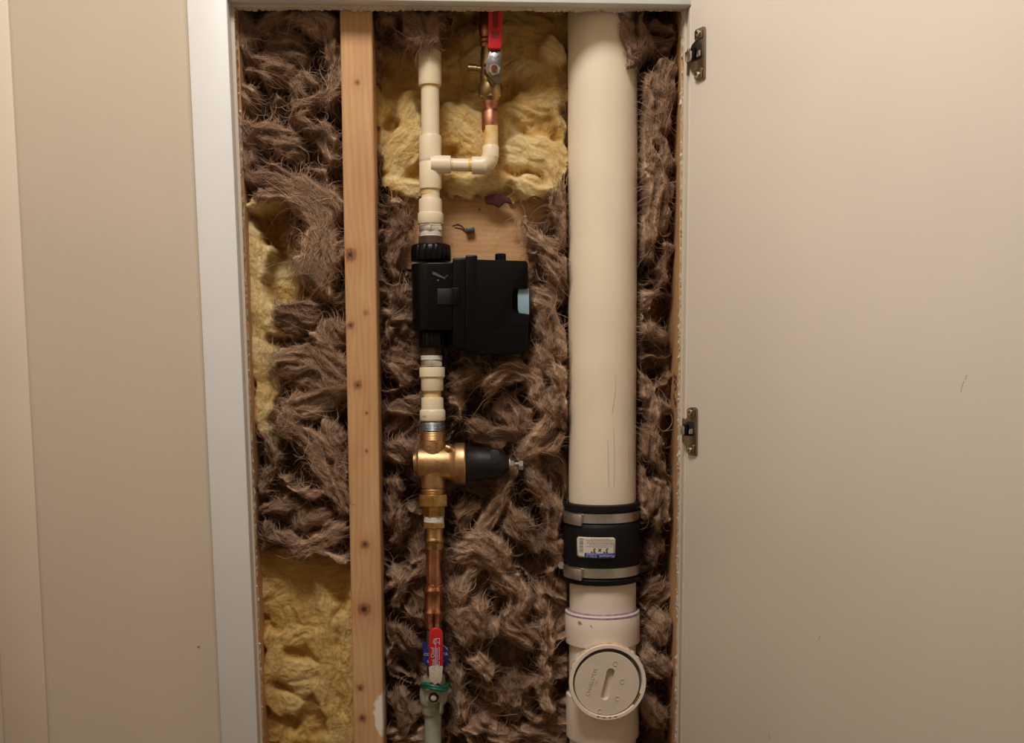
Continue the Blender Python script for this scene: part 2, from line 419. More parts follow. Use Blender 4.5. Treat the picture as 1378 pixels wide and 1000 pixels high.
KN = [kn(*k, fl, fr_) for k in ((481, 111, .0026, .75), (470, 343, .0062, 1), (470, 438, .0036, .9), (493, 421, .003, .55), (481, 518, .0042, .9),
      (494, 556, .0013, 1), (494, 607, .0015, 1), (491, 733, .0042, 1), (490, 820, .0062, 1), (484, 926, .0036, .9), (487, 967, .004, .9))]
def paint_patch(fi, uu, vv, c):
    zt = P(500, -40, YS).z; zb = P(500, 1080, YS).z
    v0 = (P(515, 960, YS).z-zb)/(zt-zb)
    if fi in (0, 3, 1):
        e = {0: (1-uu)/.30, 3: uu*.0, 1: uu/.9}[fi]
        d = np.sqrt(e**2+((vv-v0)/.028)**2)+.25*fbm(uu*6, vv*120, 5, 3)
        k = np.clip((1-d)*6, 0, 1)[..., None]
        c = c*(1-k)+np.array(s2l((232, 222, 206)))*k
    return c
stud('wall_stud', fl, fr_, -40, 1080, KN, 21, 'bare pine stud with knots standing between the two insulated bays', extra=paint_patch)
stud('wall_stud', (270, 312), (319.5, 353), -40, 1080, [], 33, 'bare wood stud half hidden behind the left white trim')
stud('wall_stud', (917, 909.5), (960, 950), -40, 1080, [], 47, 'bare stud edge showing along the right drywall cut')
# blocking between studs
def blocking():
    Yf, Yb = .078, .1155
    A = P(522, 362, Yf); B = P(760, 364, Yf); C_ = P(760, 240, Yf); D = P(522, 240, Yf)
    bk = lambda p: Vector((p.x, Yb, p.z))
    dz = (D.z-A.z); dx = (B.x-A.x)
    k = [(0, .5, .5, 0, 0)]
    kk = []
    for px, py, r, s in ((695, 322, .0035, .55), (644, 281, .0012, 1), (607, 329, .002, .3), (632, 318, .005, .35)):
        p = P(px, py, Yf); kk.append((0, (p.z-A.z)/dz, (p.x-A.x)/dx, r, s))
    faces = [([A, D, C_, B], 90, 300), ([D, bk(D), bk(C_), C_], 10, 100), ([bk(A), A, B, bk(B)], 10, 100), ([A, bk(A), bk(D), D], 4, 20), ([B, C_, bk(C_), bk(B)], 4, 20)]
    return timber('blocking_board', faces, None, kk, 61, 'horizontal pine blocking board behind the black valve box', 'board', 'x')
blocking()

# ------------------------------------------------------------------ insulation
def lookup(A, gx, gz):
    nz, nx = A.shape
    gx = np.clip(gx, 0, nx-1.001); gz = np.clip(gz, 0, nz-1.001)
    i = gx.astype(int); j = gz.astype(int); fx = gx-i; fz = gz-j
    return (A[j, i]*(1-fx)*(1-fz)+A[j, i+1]*fx*(1-fz)+A[j+1, i]*(1-fx)*fz+A[j+1, i+1]*fx*fz)
def blur(A, n):
    for _ in range(n):
        A = (A+np.roll(A, 1, 0)+np.roll(A, -1, 0))/3; A = (A+np.roll(A, 1, 1)+np.roll(A, -1, 1))/3
    return A
def chaikin(p, n=2):
    for _ in range(n):
        q = [p[0]]
        for a, b in zip(p[:-1], p[1:]): q += [a*.75+b*.25, a*.25+b*.75]
        p = q+[p[-1]]
    return p
def inpoly(x, z, poly):
    r = np.zeros(x.shape, bool); n = len(poly)
    for i in range(n):
        x0, z0 = poly[i]; x1, z1 = poly[(i+1) % n]
        c = ((z0 > z) != (z1 > z)) & (x < (x1-x0)*(z-z0)/(z1-z0+1e-12)+x0); r ^= c
    return r
def wool(name, label, poly, Yback, manual, rnd, palette, seed, nf=15000, lic_amp=.0024, warp=.0062, fine=.0006, step=.0009,
         flen=(.008, .034), frad=(.00010, .00020), blurn=2, fcol=None, ymin=.016, keepout=None, edge=.006, fold=.003, licc=.8, bigp=.12):
    g = np.random.default_rng(seed)
    wp = [P(x, y, .06) for x, y in poly]; wp = [(p.x, p.z) for p in wp]
    x0, x1 = min(p[0] for p in wp), max(p[0] for p in wp); z0, z1 = min(p[1] for p in wp), max(p[1] for p in wp)
    nx = int((x1-x0)/step)+2; nz = int((z1-z0)/step)+2
    X, Z = np.meshgrid(x0+np.arange(nx)*step, z0+np.arange(nz)*step)
    Hh = Yback+.008*fbm(X*40, Z*40, seed+1, 3)
    flow = 2.2*np.pi*fbm(X*9, Z*6, seed+2, 2)+np.pi/2
    Dx, Dz = np.cos(flow), np.sin(flow); T = .35+.3*fbm(X*30, Z*30, seed+4, 2)
    def stamp_rope(pts, rad, tint, flat):
        # pts world (x, z, ycentre)
        pts = chaikin([np.array(p) for p in pts], 2)
        d = [0]
        for a, b_ in zip(pts[:-1], pts[1:]): d.append(d[-1]+np.linalg.norm((b_-a)[:2]))
        L = d[-1]; ns = max(2, int(L/(rad*.22))+1); ph = g.random(4)*6.28
        for k in range(ns):
            s = L*k/(ns-1) if L > 0 else 0; i = min(max(np.searchsorted(d, s)-1, 0), len(pts)-2)
            t = (s-d[i])/max(d[i+1]-d[i], 1e-9); c = pts[i]*(1-t)+pts[i+1]*t
            tv = (pts[i+1]-pts[i])[:2]; tv = tv/(np.linalg.norm(tv)+1e-9)
            u = k/(ns-1); r = rad*(.55+.45*math.sin(math.pi*min(max(u*.84+.08, 0), 1))**.6)*(1+.15*math.sin(u*L/rad*1.7+ph[0])+.09*math.sin(u*L/rad*4.2+ph[1]))
            off = .28*rad*math.sin(u*L/rad*1.3+ph[2]); c = c+np.array([-tv[1]*off, tv[0]*off, 0])
            i0 = max(int((c[0]-r-x0)/step), 0); i1 = min(int((c[0]+r-x0)/step)+2, nx); j0 = max(int((c[1]-r-z0)/step), 0); j1 = min(int((c[1]+r-z0)/step)+2, nz)
            if i0 >= i1 or j0 >= j1: continue
            dd = (X[j0:j1, i0:i1]-c[0])**2+(Z[j0:j1, i0:i1]-c[1])**2
            ok = dd < r*r
            h = c[2]-np.sqrt(np.maximum(r*r-dd, 0))*flat
            w = ok & (h < Hh[j0:j1, i0:i1])
            Hh[j0:j1, i0:i1][w] = h[w]; T[j0:j1, i0:i1][w] = tint
            Dx[j0:j1, i0:i1][w] = tv[0]; Dz[j0:j1, i0:i1][w] = tv[1]
    for (n, rr, LL, yy, flat) in rnd:
        for _ in range(n):
            cx = g.uniform(x0, x1); cz = g.uniform(z0, z1); rad = g.uniform(*rr); L = g.uniform(*LL)
            yc = g.uniform(*yy)+rad*flat
            ang = 2.4*np.pi*float(fbm(np.array([cx*8]), np.array([cz*8]), seed+5, 2)[0])+g.normal(0, .6)+1.2
            pts = [(cx, cz, yc)]; curl = g.normal(0, .28)
            for k in range(6):
                ang += curl+g.normal(0, .25); pts.append((pts[-1][0]+math.cos(ang)*L/6, pts[-1][1]+math.sin(ang)*L/6, yc+g.normal(0, .002)))
            stamp_rope(pts, rad, g.uniform(.15, .85), flat)
    for mrow in manual:
        ptsp, rp, ytop, tint = mrow[:4]; flat = mrow[4] if len(mrow) > 4 else .78
        pp = [P(x, y, ytop) for x, y in ptsp]; rad = rp*mpp(pp[0])
        if len(pp) == 1: pp = [pp[0], pp[0]+Vector((.003, 0, .001))]
        stamp_rope([(p.x, p.z, ytop+rad*flat) for p in pp], rad, tint, flat)
    # fluffy warp of the folds
    wx = warp*(fbm(X*38, Z*38, seed+20, 2)+.14*fbm(X*170, Z*170, seed+22, 2)); wz = warp*(fbm(X*38, Z*38, seed+21, 2)+.14*fbm(X*170, Z*170, seed+23, 2))
    gx = (X+wx-x0)/step; gz = (Z+wz-z0)/step
    Hh = lookup(Hh, gx, gz); T = lookup(T, gx, gz); Dx = lookup(Dx, gx, gz); Dz = lookup(Dz, gx, gz)
    Hh = blur(Hh, blurn); T = blur(T, 2)
    Dx = blur(Dx, 3); Dz = blur(Dz, 3)
    sw = .6*fbm(X*60, Z*60, seed+30, 3); cs, sn = np.cos(sw), np.sin(sw)
    Dx, Dz = Dx*cs-Dz*sn, Dx*sn+Dz*cs; nn = np.sqrt(Dx**2+Dz**2)+1e-6; Dx /= nn; Dz /= nn
    # folds that follow the flow, then streaks
    wn = g.random(Hh.shape); I, J = np.meshgrid(np.arange(nx, dtype=float), np.arange(nz, dtype=float))
    acc = wn.copy(); acc2 = blur(wn, 2)*1.0; wb = blur(wn, 2); wc = blur(wn, 9); acc3 = wc.copy(); cnt = 1
    for sgn in (1, -1):
        gi, gj = I.copy(), J.copy()
        for k in range(18):
            dx = lookup(Dx, gi, gj); dz = lookup(Dz, gi, gj); gi = gi+sgn*dx; gj = gj+sgn*dz
            acc += lookup(wn, gi, gj); acc2 += lookup(wb, gi, gj); acc3 += lookup(wc, gi, gj); cnt += 1
    lic = acc/cnt; lic = np.clip(.5+(lic-lic.mean())/(lic.std()*4.5), 0, 1)
    lc2 = blur(acc2/cnt, 2); lc2 = np.clip(.5+(lc2-lc2.mean())/(lc2.std()*4.5), 0, 1)
    lc3 = blur(acc3/cnt, 3); lc3 = np.clip((lc3-lc3.mean())/(lc3.std()*2.2), -1, 1)
    Hh = Hh-fold*1.15*lc3-lic_amp*(lic-.5)*.7-fold*(lc2-.5)*2-fine*fbm(X*260, Z*260, seed+40, 3)-fold*.35*np.abs(fbm(X*70, Z*70, seed+42, 3))
    Hh = np.maximum(Hh, ymin)
    if keepout is not None: Hh = keepout(X, Z, Hh)
    mx = edge*fbm(X*70, Z*70, seed+50, 4); mz = edge*fbm(X*70+9, Z*70+4, seed+51, 4)
    msk = inpoly(X+mx, Z+mz, wp)
    # colours of the wool itself
    pal = [np.array(s2l(c)) for c in palette]
    t = np.clip(T+.35*fbm(X*22, Z*22, seed+60, 3), 0, 1)[..., None]
    c = np.where(t < .5, pal[0]*(1-2*t)+pal[1]*2*t, pal[1]*(2-2*t)+pal[2]*(2*t-1))
    c = c*(1-licc/2+licc*lic[..., None])
    idx = -np.ones(Hh.shape, int)
    q = msk[:-1, :-1] & msk[1:, :-1] & msk[:-1, 1:] & msk[1:, 1:]
    use = np.zeros(Hh.shape, bool); use[:-1, :-1] |= q; use[1:, :-1] |= q; use[:-1, 1:] |= q; use[1:, 1:] |= q
    idx[use] = np.arange(use.sum())
    V = np.c_[X[use], Hh[use], Z[use]].astype(np.float32)
    jj, ii = np.nonzero(q)
    Fq = np.c_[idx[jj, ii], idx[jj, ii+1], idx[jj+1, ii+1], idx[jj+1, ii]].astype(np.int32)
    me = bpy.data.meshes.new(name); me.vertices.add(len(V)); me.vertices.foreach_set('co', V.ravel())
    me.loops.add(Fq.size); me.loops.foreach_set('vertex_index', Fq.ravel())
    me.polygons.add(len(Fq)); me.polygons.foreach_set('loop_start', np.arange(0, Fq.size, 4, dtype=np.int32))
    me.update(calc_edges=True)
    at = me.attributes.new('tint', 'FLOAT_COLOR', 'POINT'); at.data.foreach_set('color', np.c_[c[use], np.ones(len(V))].ravel().astype(np.float32))
    me.polygons.foreach_set('use_smooth', np.ones(len(Fq), bool))
    o = bpy.data.objects.new(name, me); COL.objects.link(o); me.materials.append(M['wool'])
    tag(o, label, 'insulation', None, 'stuff')
    # loose fibres
    jj, ii = np.nonzero(use)
    pr = g.integers(0, len(jj), nf)
    K = 8
    fx = X[jj[pr], ii[pr]]+g.uniform(-step, step, nf); fz = Z[jj[pr], ii[pr]]+g.uniform(-step, step, nf)
    Ln = g.uniform(0, 1, nf)**2*(flen[1]-flen[0])+flen[0]
    big = g.random(nf) < bigp; lift = g.uniform(0, 1, nf)**3*.0042+.0003; Ln = np.where(big, Ln*1.6, Ln); off = g.normal(0, .38, nf); cur = g.normal(0, .22, nf); sg = np.where(g.random(nf) < .5, 1, -1)
    pos = np.zeros((nf, K, 3), np.float32); ysm = blur(Hh, 2)
    a = None
    for k in range(K):
        gi = (fx-x0)/step; gj = (fz-z0)/step
        y = lookup(ysm, gi, gj)-lift*math.sin(math.pi*(.15+.85*k/(K-1)))-.0003
        if k == 0: yp = y
        y = yp+np.clip(y-yp, -.004, .0035); yp = y
        pos[:, k, 0] = fx; pos[:, k, 1] = y; pos[:, k, 2] = fz
        fa = np.arctan2(lookup(Dz, gi, gj), lookup(Dx, gi, gj))+off
        if a is None: a = fa
        da = (fa-a+np.pi) % (2*np.pi)-np.pi
        a = a+.25*da+cur+g.normal(0, .12, nf); st = Ln/(K-1)*sg
        fx = fx+np.cos(a)*st; fz = fz+np.sin(a)*st
    hc = bpy.data.hair_curves.new(name+'_fibres'); hc.add_curves([K]*nf)
    hc.attributes['position'].data.foreach_set('vector', pos.ravel())
    ra = hc.attributes.get('radius') or hc.attributes.new('radius', 'FLOAT', 'POINT')
    rv = np.repeat(g.uniform(*frad, nf)*np.where(big, 1.6, 1.0), K)*np.tile(np.array([.7, 1, 1, 1, .9, .8, .6, .3]), nf)
    ra.data.foreach_set('value', rv.astype(np.float32))
    ca = hc.attributes.new('tint', 'FLOAT_COLOR', 'CURVE')
    fc = [np.array(s2l(q_)) for q_ in (fcol or palette)]
    base = c[jj[pr], ii[pr]]; w = g.random(nf)[:, None]
    cc = (base*(.8+.5*w)*.6+(fc[1]*(1-w)+fc[2]*w)*.4)*np.where(big, 1.25, 1.0)[:, None]
    ca.data.foreach_set('color', np.c_[cc, np.ones(nf)].ravel().astype(np.float32))
    fo = bpy.data.objects.new('loose_fibres', hc); COL.objects.link(fo); hc.materials.append(M['fibre']); fo.parent = o; fo['kind'] = 'stuff'
    return o
BR = [(98, 70, 51), (147, 116, 91), (194, 164, 135)]
YE = [(200, 156, 80), (218, 182, 110), (232, 208, 154)]
PB = lambda pts: pts

# left bay, brown
LB = [([(330,40),(378,14),(432,22),(452,60),(455,112),(438,142)], 13, .022, .55), ([(372,66),(392,70)], 27, .034, .55, .5), ([(316,84),(350,86),(386,102),(404,134)], 15, .026, .45),
      ([(322,126),(330,132)], 19, .018, .75), ([(404,98),(412,112)], 14, .022, .55), ([(446,118),(424,140),(392,148),(402,166),(438,168),(452,188)], 8, .018, .6),
      ([(322,168),(330,190),(334,216)], 10, .026, .4), ([(352,184),(392,194)], 22, .026, .55, .6), ([(436,192),(440,205)], 14, .024, .65), ([(340,236),(388,246)], 18, .018, .6),
      ([(392,252),(418,270),(436,312),(428,352),(432,384)], 26, .014, .9, .6), ([(352,262),(376,258),(400,270)], 12, .018, .8), ([(446,262),(452,330),(448,360)], 9, .02, .75),
      ([(374,420),(412,428)], 22, .022, .35), ([(448,440),(456,470)], 18, .024, .55), ([(418,456),(446,470),(462,486)], 10, .016, .95), ([(376,486),(420,482),(450,510)], 30, .018, .6, .55),
      ([(398,540),(440,530),(462,520)], 24, .020, .8, .6), ([(384,562),(422,604),(446,646),(462,690)], 17, .016, .7), ([(440,570),(456,620),(462,650)], 14, .020, .65),
      ([(352,590),(372,612),(366,640),(350,660)], 10, .026, .4), ([(376,646),(404,662),(440,668)], 6, .018, .75), ([(352,690),(380,676),(410,690),(400,710)], 9, .026, .45),
      ([(366,726),(404,738),(440,726),(464,712)], 14, .016, .7), ([(404,700),(440,690)], 16, .026, .5), ([(356,710),(360,736)], 9, .02, .5), ([(430,746),(450,756),(466,752)], 7, .018, .95)]
brown_left = [(306,-10),(470,-10),(476,756),(440,760),(400,748),(342,740),(350,575),(374,520),(380,440),(372,400),(394,408),(404,380),(398,330),(380,285),(345,275),(318,262)]
wool('brown_insulation', 'dark brown loose insulation crammed between the left trim and knotty stud', brown_left, .114, LB+[([(322,10),(323,60)], 15, .016, .5), ([(321,150),(324,190)], 14, .016, .45), ([(324,200),(330,240)], 12, .016, .5)],
     [(26, (.016, .030), (.04, .09), (.062, .088), .5), (30, (.006, .012), (.04, .10), (.050, .088), .75), (24, (.003, .005), (.05, .12), (.040, .07), .9), (44, (.0012, .0026), (.04, .10), (.034, .066), .9)], BR, 101, nf=26000)
# left bay, yellow, upper pocket and edge strip
yl = [(312,270),(420,268),(430,440),(400,470),(384,600),(336,600)]
wool('yellow_insulation', 'pale yellow insulation pocket showing through the brown wool left of the stud', yl, .086,
     [([(332,300),(344,350),(344,420),(350,500),(358,600)], 18, .034, .9, .5), ([(352,432),(374,430),(388,446)], 18, .034, .95, .4), ([(362,470),(366,520)], 22, .044, .9, .35), ([(330,272),(352,276),(372,266)], 11, .026, .8, .6), ([(374,320),(384,350)], 26, .080, .05, .2)],
     [(16, (.012, .020), (.02, .05), (.07, .085), .25)], YE, 131, nf=1800, lic_amp=.0004, warp=.006, fine=.0005, blurn=7, fold=.0010, licc=.22, bigp=.04, frad=(.00006, .00012))
yl2 = [(340,734),(482,734),(486,1050),(346,1050)]
wool('yellow_insulation', 'yellow insulation batt filling the bottom of the left bay', yl2, .056,
     [([(360,760),(410,770),(460,762)], 34, .046, .25, .2), ([(436,800),(440,900),(452,1010)], 16, .042, .6, .28), ([(362,862),(366,900),(358,940)], 16, .042, .65, .22), ([(370,872),(400,850),(430,848)], 14, .045, .55, .2), ([(380,900),(400,910),(430,905)], 24, .044, .6, .18),
      ([(374,940),(384,956),(402,950)], 14, .044, .65, .2), ([(400,800),(410,840)], 40, .047, .35, .15), ([(470,800),(472,900),(476,1000)], 15, .040, .65, .28)],
     [(16, (.016, .03), (.03, .08), (.048, .054), .14)], YE, 132, nf=3000, lic_amp=.0004, warp=.006, fine=.0005, blurn=7, fold=.0010, licc=.22, bigp=.04, frad=(.00006, .00012))
# centre bay, yellow top
yc = [(488,-10),(768,-10),(766,215),(752,262),(738,270),(706,266),(690,272),(660,262),(628,266),(590,262),(548,270),(524,258),(488,240)]
wool('yellow_insulation', 'golden yellow insulation behind the red-handled valve at the top', yc, .088,
     [([(530,225),(548,200),(566,190)], 22, .058, .8, .36), ([(524,245),(550,262),(566,255)], 14, .054, .85, .5), ([(556,130),(542,160),(556,186)], 16, .064, .6, .5), ([(696,240),(720,262),(744,250)], 15, .046, .98, .6),
      ([(700,200),(740,216),(752,240)], 28, .056, .9, .32), ([(690,140),(720,150),(745,140)], 22, .066, .6, .4), ([(738,62),(756,72)], 15, .050, .9), ([(604,150),(640,190),(640,205)], 24, .07, .7, .4), ([(600,240),(640,250),(680,244)], 18, .06, .75, .5), ([(748,110),(754,180)], 10, .066, .7)],
     [(40, (.014, .030), (.03, .09), (.068, .082), .28)], YE, 133, nf=4200, lic_amp=.0004, warp=.006, fine=.0005, blurn=7, fold=.0010, licc=.22, bigp=.04, frad=(.00006, .00012))

# centre and right bays, brown
CBm = [([(520,24),(545,18),(560,40),(575,20),(596,24)], 14, .018, .4), ([(588,30),(584,46),(570,56)], 13, .014, .55), ([(560,30),(572,52)], 12, .016, .4), ([(530,50),(545,66)], 14, .04, .3),
       ([(534,286),(540,310),(530,345)], 15, .05, .6), ([(526,268),(540,276)], 9, .05, .75), ([(525,350),(530,370)], 8, .055, .6), ([(536,390),(545,440)], 16, .055, .35), ([(530,430),(526,450)], 6, .05, .75),
       ([(530,500),(545,515)], 15, .05, .6), ([(530,545),(560,550)], 12, .055, .55), ([(530,600),(545,610)], 17, .05, .65), ([(528,650),(534,700),(530,730)], 14, .05, .5), ([(530,770),(540,790),(530,810)], 12, .048, .75), ([(535,850),(552,880)], 15, .055, .5), ([(535,940),(545,980)], 18, .05, .55),
       ([(704,298),(722,320),(752,330)], 11, .044, .85), ([(722,330),(748,350),(760,380)], 14, .040, .75), ([(748,250),(756,290),(758,330)], 12, .044, .6), ([(718,404),(742,420),(748,470)], 20, .036, .8), ([(738,380),(760,400)], 10, .05, .4), ([(724,470),(735,500)], 14, .04, .7),
       ([(620,520),(640,500),(660,510)], 14, .05, .4), ([(660,520),(690,494),(728,520),(742,575),(710,612)], 14, .036, .85), ([(690,540),(702,570)], 22, .05, .5, .5), ([(736,490),(752,520),(756,570)], 14, .038, .8), ([(640,570),(660,590),(700,590)], 14, .05, .55), ([(612,500),(616,560)], 10, .06, .5),
       ([(700,620),(735,605),(750,590)], 12, .04, .75), ([(690,640),(668,680),(650,720)], 14, .05, .75), ([(715,630),(740,670),(745,710)], 16, .042, .6), ([(690,690),(720,740)], 16, .046, .45), ([(640,680),(612,700),(625,720)], 12, .05, .5),
       ([(622,745),(650,735),(668,765)], 22, .04, .9, .6), ([(612,820),(616,790),(640,770)], 12, .044, .8), ([(632,860),(622,830),(640,815),(652,850)], 18, .040, .8), ([(680,780),(700,800),(690,830)], 20, .045, .75), ([(690,840),(715,860)], 20, .042, .7), ([(730,800),(738,860),(732,920),(742,960)], 9, .042, .85),
       ([(640,890),(660,905)], 14, .040, .95), ([(612,900),(616,950),(612,990)], 10, .046, .7), ([(625,980),(650,985),(680,995)], 10, .046, .75), ([(690,920),(700,960)], 22, .06, .4), ([(740,720),(752,760)], 14, .05, .4), ([(735,940),(720,920),(705,925)], 6, .046, .8),
       ([(830,14),(846,34),(857,70),(861,104)], 9, .014, .6), ([(864,24),(868,66)], 13, .018, .5), ([(880,36),(895,34),(905,44)], 10, .03, .55), ([(868,70),(885,58),(905,60)], 9, .028, .5), ([(905,80),(895,120),(898,160)], 14, .022, .6), ([(872,110),(880,140),(878,165)], 13, .030, .7), ([(886,180),(896,200),(894,235)], 12, .026, .65), ([(868,170),(876,215)], 10, .03, .7), ([(872,225),(888,240),(884,270)], 14, .024, .8), ([(895,250),(890,300)], 14, .03, .6),
       ([(864,300),(876,340)], 14, .03, .7), ([(880,395),(866,400)], 12, .028, .8), ([(896,330),(892,380)], 10, .04, .4), ([(878,440),(890,460)], 12, .034, .6), ([(868,500),(880,540),(884,600),(892,630)], 9, .026, .75), ([(890,545),(900,552)], 8, .03, .85), ([(866,590),(880,620)], 14, .034, .5), ([(862,640),(874,690)], 13, .032, .65), ([(895,650),(890,710)], 12, .032, .6), ([(880,720),(884,760)], 10, .05, .4),
       ([(885,840),(892,860)], 16, .034, .7), ([(880,890),(895,910)], 16, .03, .75), ([(880,950),(892,975)], 13, .03, .65), ([(876,800),(890,790)], 14, .05, .4)]
brown_c = [(506,-10),(602,-10),(606,30),(596,70),(568,74),(540,78),(514,60),(512,262),(536,264),(556,300),(534,366),(560,364),(700,400),(712,340),(700,300),(716,284),(746,262),(764,190),(764,90),(800,60),(830,-10),(926,-10),(926,1050),(508,1050)]
SUP = P(581, 500, .045).x; DR = P(811, 500, .060).x
def keep_pipes(X, Z, Hh):
    # wool is pushed back by the two pipes and the valve box
    for (xc, r, yax) in ((SUP, .0165, .045),):
        d = np.abs(X-xc)+.004*fbm(X*60, Z*60, 31, 3); k = np.clip((r*1.7-d)/(r*.8), 0, 1)*(Z < P(580, 70, .03).z+.003*fbm(X*120, Z*20, 9, 2)); yt = yax+r*.9; Hh = np.where(Hh < yt, Hh+(yt-Hh)*k, Hh)
    for (za, zb_, xa_, xb_, y) in ((P(0, 480, .05).z, P(0, 345, .05).z, P(550, 400, .05).x, P(712, 400, .05).x, .072), (P(0, 655, .05).z, P(0, 594, .05).z, P(556, 600, .05).x, P(708, 600, .05).x, .062)):
        e = np.maximum(np.abs(X-(xa_+xb_)/2)/((xb_-xa_)/2), np.abs(Z-(za+zb_)/2)/((zb_-za)/2)); k = np.clip((1.12-e)/.3+.25*fbm(X*50, Z*50, 77, 3), 0, 1); Hh = np.where(Hh < y, Hh+(y-Hh)*k, Hh)
    d = np.abs(X-DR); r = .0455
    back = .060+np.sqrt(np.maximum(r*r-np.minimum(d, r)**2, 0))
    near = (d < r) & (Z < P(810, 95, .03).z-.01*fbm(X*60, Z*10, 4, 2))
    return np.where(near, np.maximum(Hh, np.minimum(back, .112)), Hh)
wool('brown_insulation', 'brown fluffy insulation behind the supply line and drain pipe', brown_c, .106, CBm,
     [(60, (.018, .034), (.04, .10), (.062, .088), .5), (70, (.008, .014), (.04, .11), (.056, .088), .7), (60, (.003, .006), (.05, .12), (.050, .08), .9), (110, (.0012, .0026), (.04, .12), (.044, .078), .9)], BR, 171, nf=72000, keepout=keep_pipes)

# ------------------------------------------------------------------ drain pipe
YD = .060
def thing_at(name, px, py, Y, label, cat, group=None): return empty(name, P(px, py, Y), label, cat, group)
dp = thing_at('drain_pipe', 811, 690, YD, 'wide cream plastic drain pipe rising above the black rubber coupling', 'pipe')
MB().prof(YD, [(811, -60, 47.5), (811, 250, 46.5), (810.5, 500, 45.6), (810.5, 700, 45)], seg=72).build('pipe', M['pvc'], dp)
M['scr'] = mat('pipe_scratch', (190, 172, 142), .7)
for pts in ([(829,118),(834,108),(845,96),(855,88)], [(820,575),(821,610),(820.5,650)], [(818,555),(823,520),(822,505)], [(823,330),(829,290),(838,255)], [(812,590),(813.5,650)], [(787,236),(784,222)], [(841,600),(842,640)]):
    q = []
    for x, y in pts:
        c = P(810.5, y, YD); r = 45.8*mpp(c); dx = (x-810.5)/46.3*r; q.append((c.x+dx, YD-math.sqrt(max(r*r*1.0-dx*dx, 0))-.0002, c.z))
    MB().tube(q, .00018, 5).build('scratch', M['scr'], dp)

cp = thing_at('rubber_coupling', 809, 780, YD, 'black rubber pipe coupling with two steel clamps and a paper label', 'coupling')
MB().prof(YD, [(809,674.5,46),(809,675,52),(809,676,52.8),(809,682,52.8),(809,684,50.5),(809,699,50.5),(809,701,53),(809,705,54.2),(809,718,54.6),(809,738,54.4),(809,750,53),(809,754,50.4),(809,771,50),(809,773,52),(809,778,51.6),(809,779.5,50.5),(809,780,46)], seg=80).build('sleeve', M['rubber'], cp)
for k, (y0, y1) in enumerate(((685.5, 698), (756.5, 769.5))):
    cl = MB().prof(YD, [(809,y0,50.8),(809,y0+.3,52.2),(809,(y0+y1)/2,52.0),(809,y1-.3,52.2),(809,y1,50.8)], seg=80, caps=False).build('hose_clamp', M['band'], cp)
    # worm housing on the front left
    b = MB(); rr = 53.2*mpp(P(809, y0, YD)); c0 = P(809, (y0+y1)/2, YD)
    fr, bk = [], []
    zc = c0.z; hh = .0072
    for a in np.linspace(200, 236, 9):
        ar = math.radians(a); fr.append((c0.x+(rr+.0035)*math.cos(ar), YD+(rr+.0035)*math.sin(ar)))
        bk.append((c0.x+(rr-.002)*math.cos(ar), YD+(rr-.002)*math.sin(ar)))
    loop = fr+bk[::-1]
    tilt = lambda i, n: -.0025*(i if i < len(fr) else 2*len(fr)-1-i)/len(fr)
    b.prism([(x, y, zc+hh+tilt(i, 0)) for i, (x, y) in enumerate(loop)], [(x, y, zc-hh+tilt(i, 0)) for i, (x, y) in enumerate(loop)])
    b.build('worm_housing', M['band'], cl, bevel=.0012, segs=2)
    b = MB(); sp = P(756.5, (y0+y1)/2-4+k*1.5, YD-.010)
    d = Vector((-.55, -.83, .05)).normalized()
    b.tube([sp-d*.018, sp-d*.004], .0038, 12); b.tube([sp-d*.004, sp+d*.0015, sp+d*.0028], [.0056, .0056, .0048], 6)
    b.build('clamp_screw', M['steel'], cl, smooth=25)
# label wrapped around the sleeve (fitted upside down)
Rl = 54.9*mpp(P(809, 738, YD)); lc = P(809, 737.5, YD); lf = P(801.5, 737.5, YD-Rl); th0 = math.asin((lf.x-lc.x)/Rl); lc.z = lf.z
def wrap(a, bq, lift=0.0):      # a to the right, b up, metres from the label centre
    th = th0+a/Rl; r = Rl+lift
    return (lc.x+r*math.sin(th), YD-r*math.cos(th), lc.z+bq)
mp = mpp(lc)
def card(name, x0, x1, y0, y1, lift, mt, parent, r=0, nx=14):
    b = MB(); vs = []; fs = []
    ys = [y0, y0+r, y1-r, y1] if r else [y0, y1]
    for j, y in enumerate(ys):
        ins = r if (r and j in (0, len(ys)-1)) else 0
        for i in range(nx+1):
            x = x0+ins+(x1-x0-2*ins)*i/nx; vs.append(wrap(x*mp, -y*mp, lift))
    for j in range(len(ys)-1):
        for i in range(nx): a = j*(nx+1)+i; fs.append((a, a+1, a+nx+2, a+nx+1))
    b.add(vs, fs); o = b.build(name, mt, parent); s = o.modifiers.new('t', 'SOLIDIFY'); s.thickness = .00012; s.offset = 0; return o
lb = card('paper_label', -26, 26, -13.5, 13.5, .0003, M['paper'], cp, r=2.5)
card('blue_band', -14.5, 25.6, 7.2, 13.2, .00045, M['inkb'], lb)
b = MB()
def bars(rows, lift):
    b = MB()
    for x0, x1, y0, y1 in rows:
        n = 6; vs = [wrap((x0+(x1-x0)*i/n)*mp, -y*mp, lift) for y in (y0, y1) for i in range(n+1)]
        b.add(vs, [(i, i+1, i+n+2, i+n+1) for i in range(n)])
    return b
gl = np.random.default_rng(8)
rows = []
for y, x0, x1 in ((-11.6,-6,18),(-9.6,-12,24),(-7.6,-10,22),(-5.6,-12,24),(-3.6,-8,24),(-1.2,-12,22)):
    x = x0
    while x < x1:
        w = gl.uniform(1.5, 4); rows.append((x, min(x+w, x1), y-.42, y+.42)); x += w+.7
bars(rows, .00045).build('fine_print', M['inkg'], lb, smooth=0)
rows = []; y = -11.5
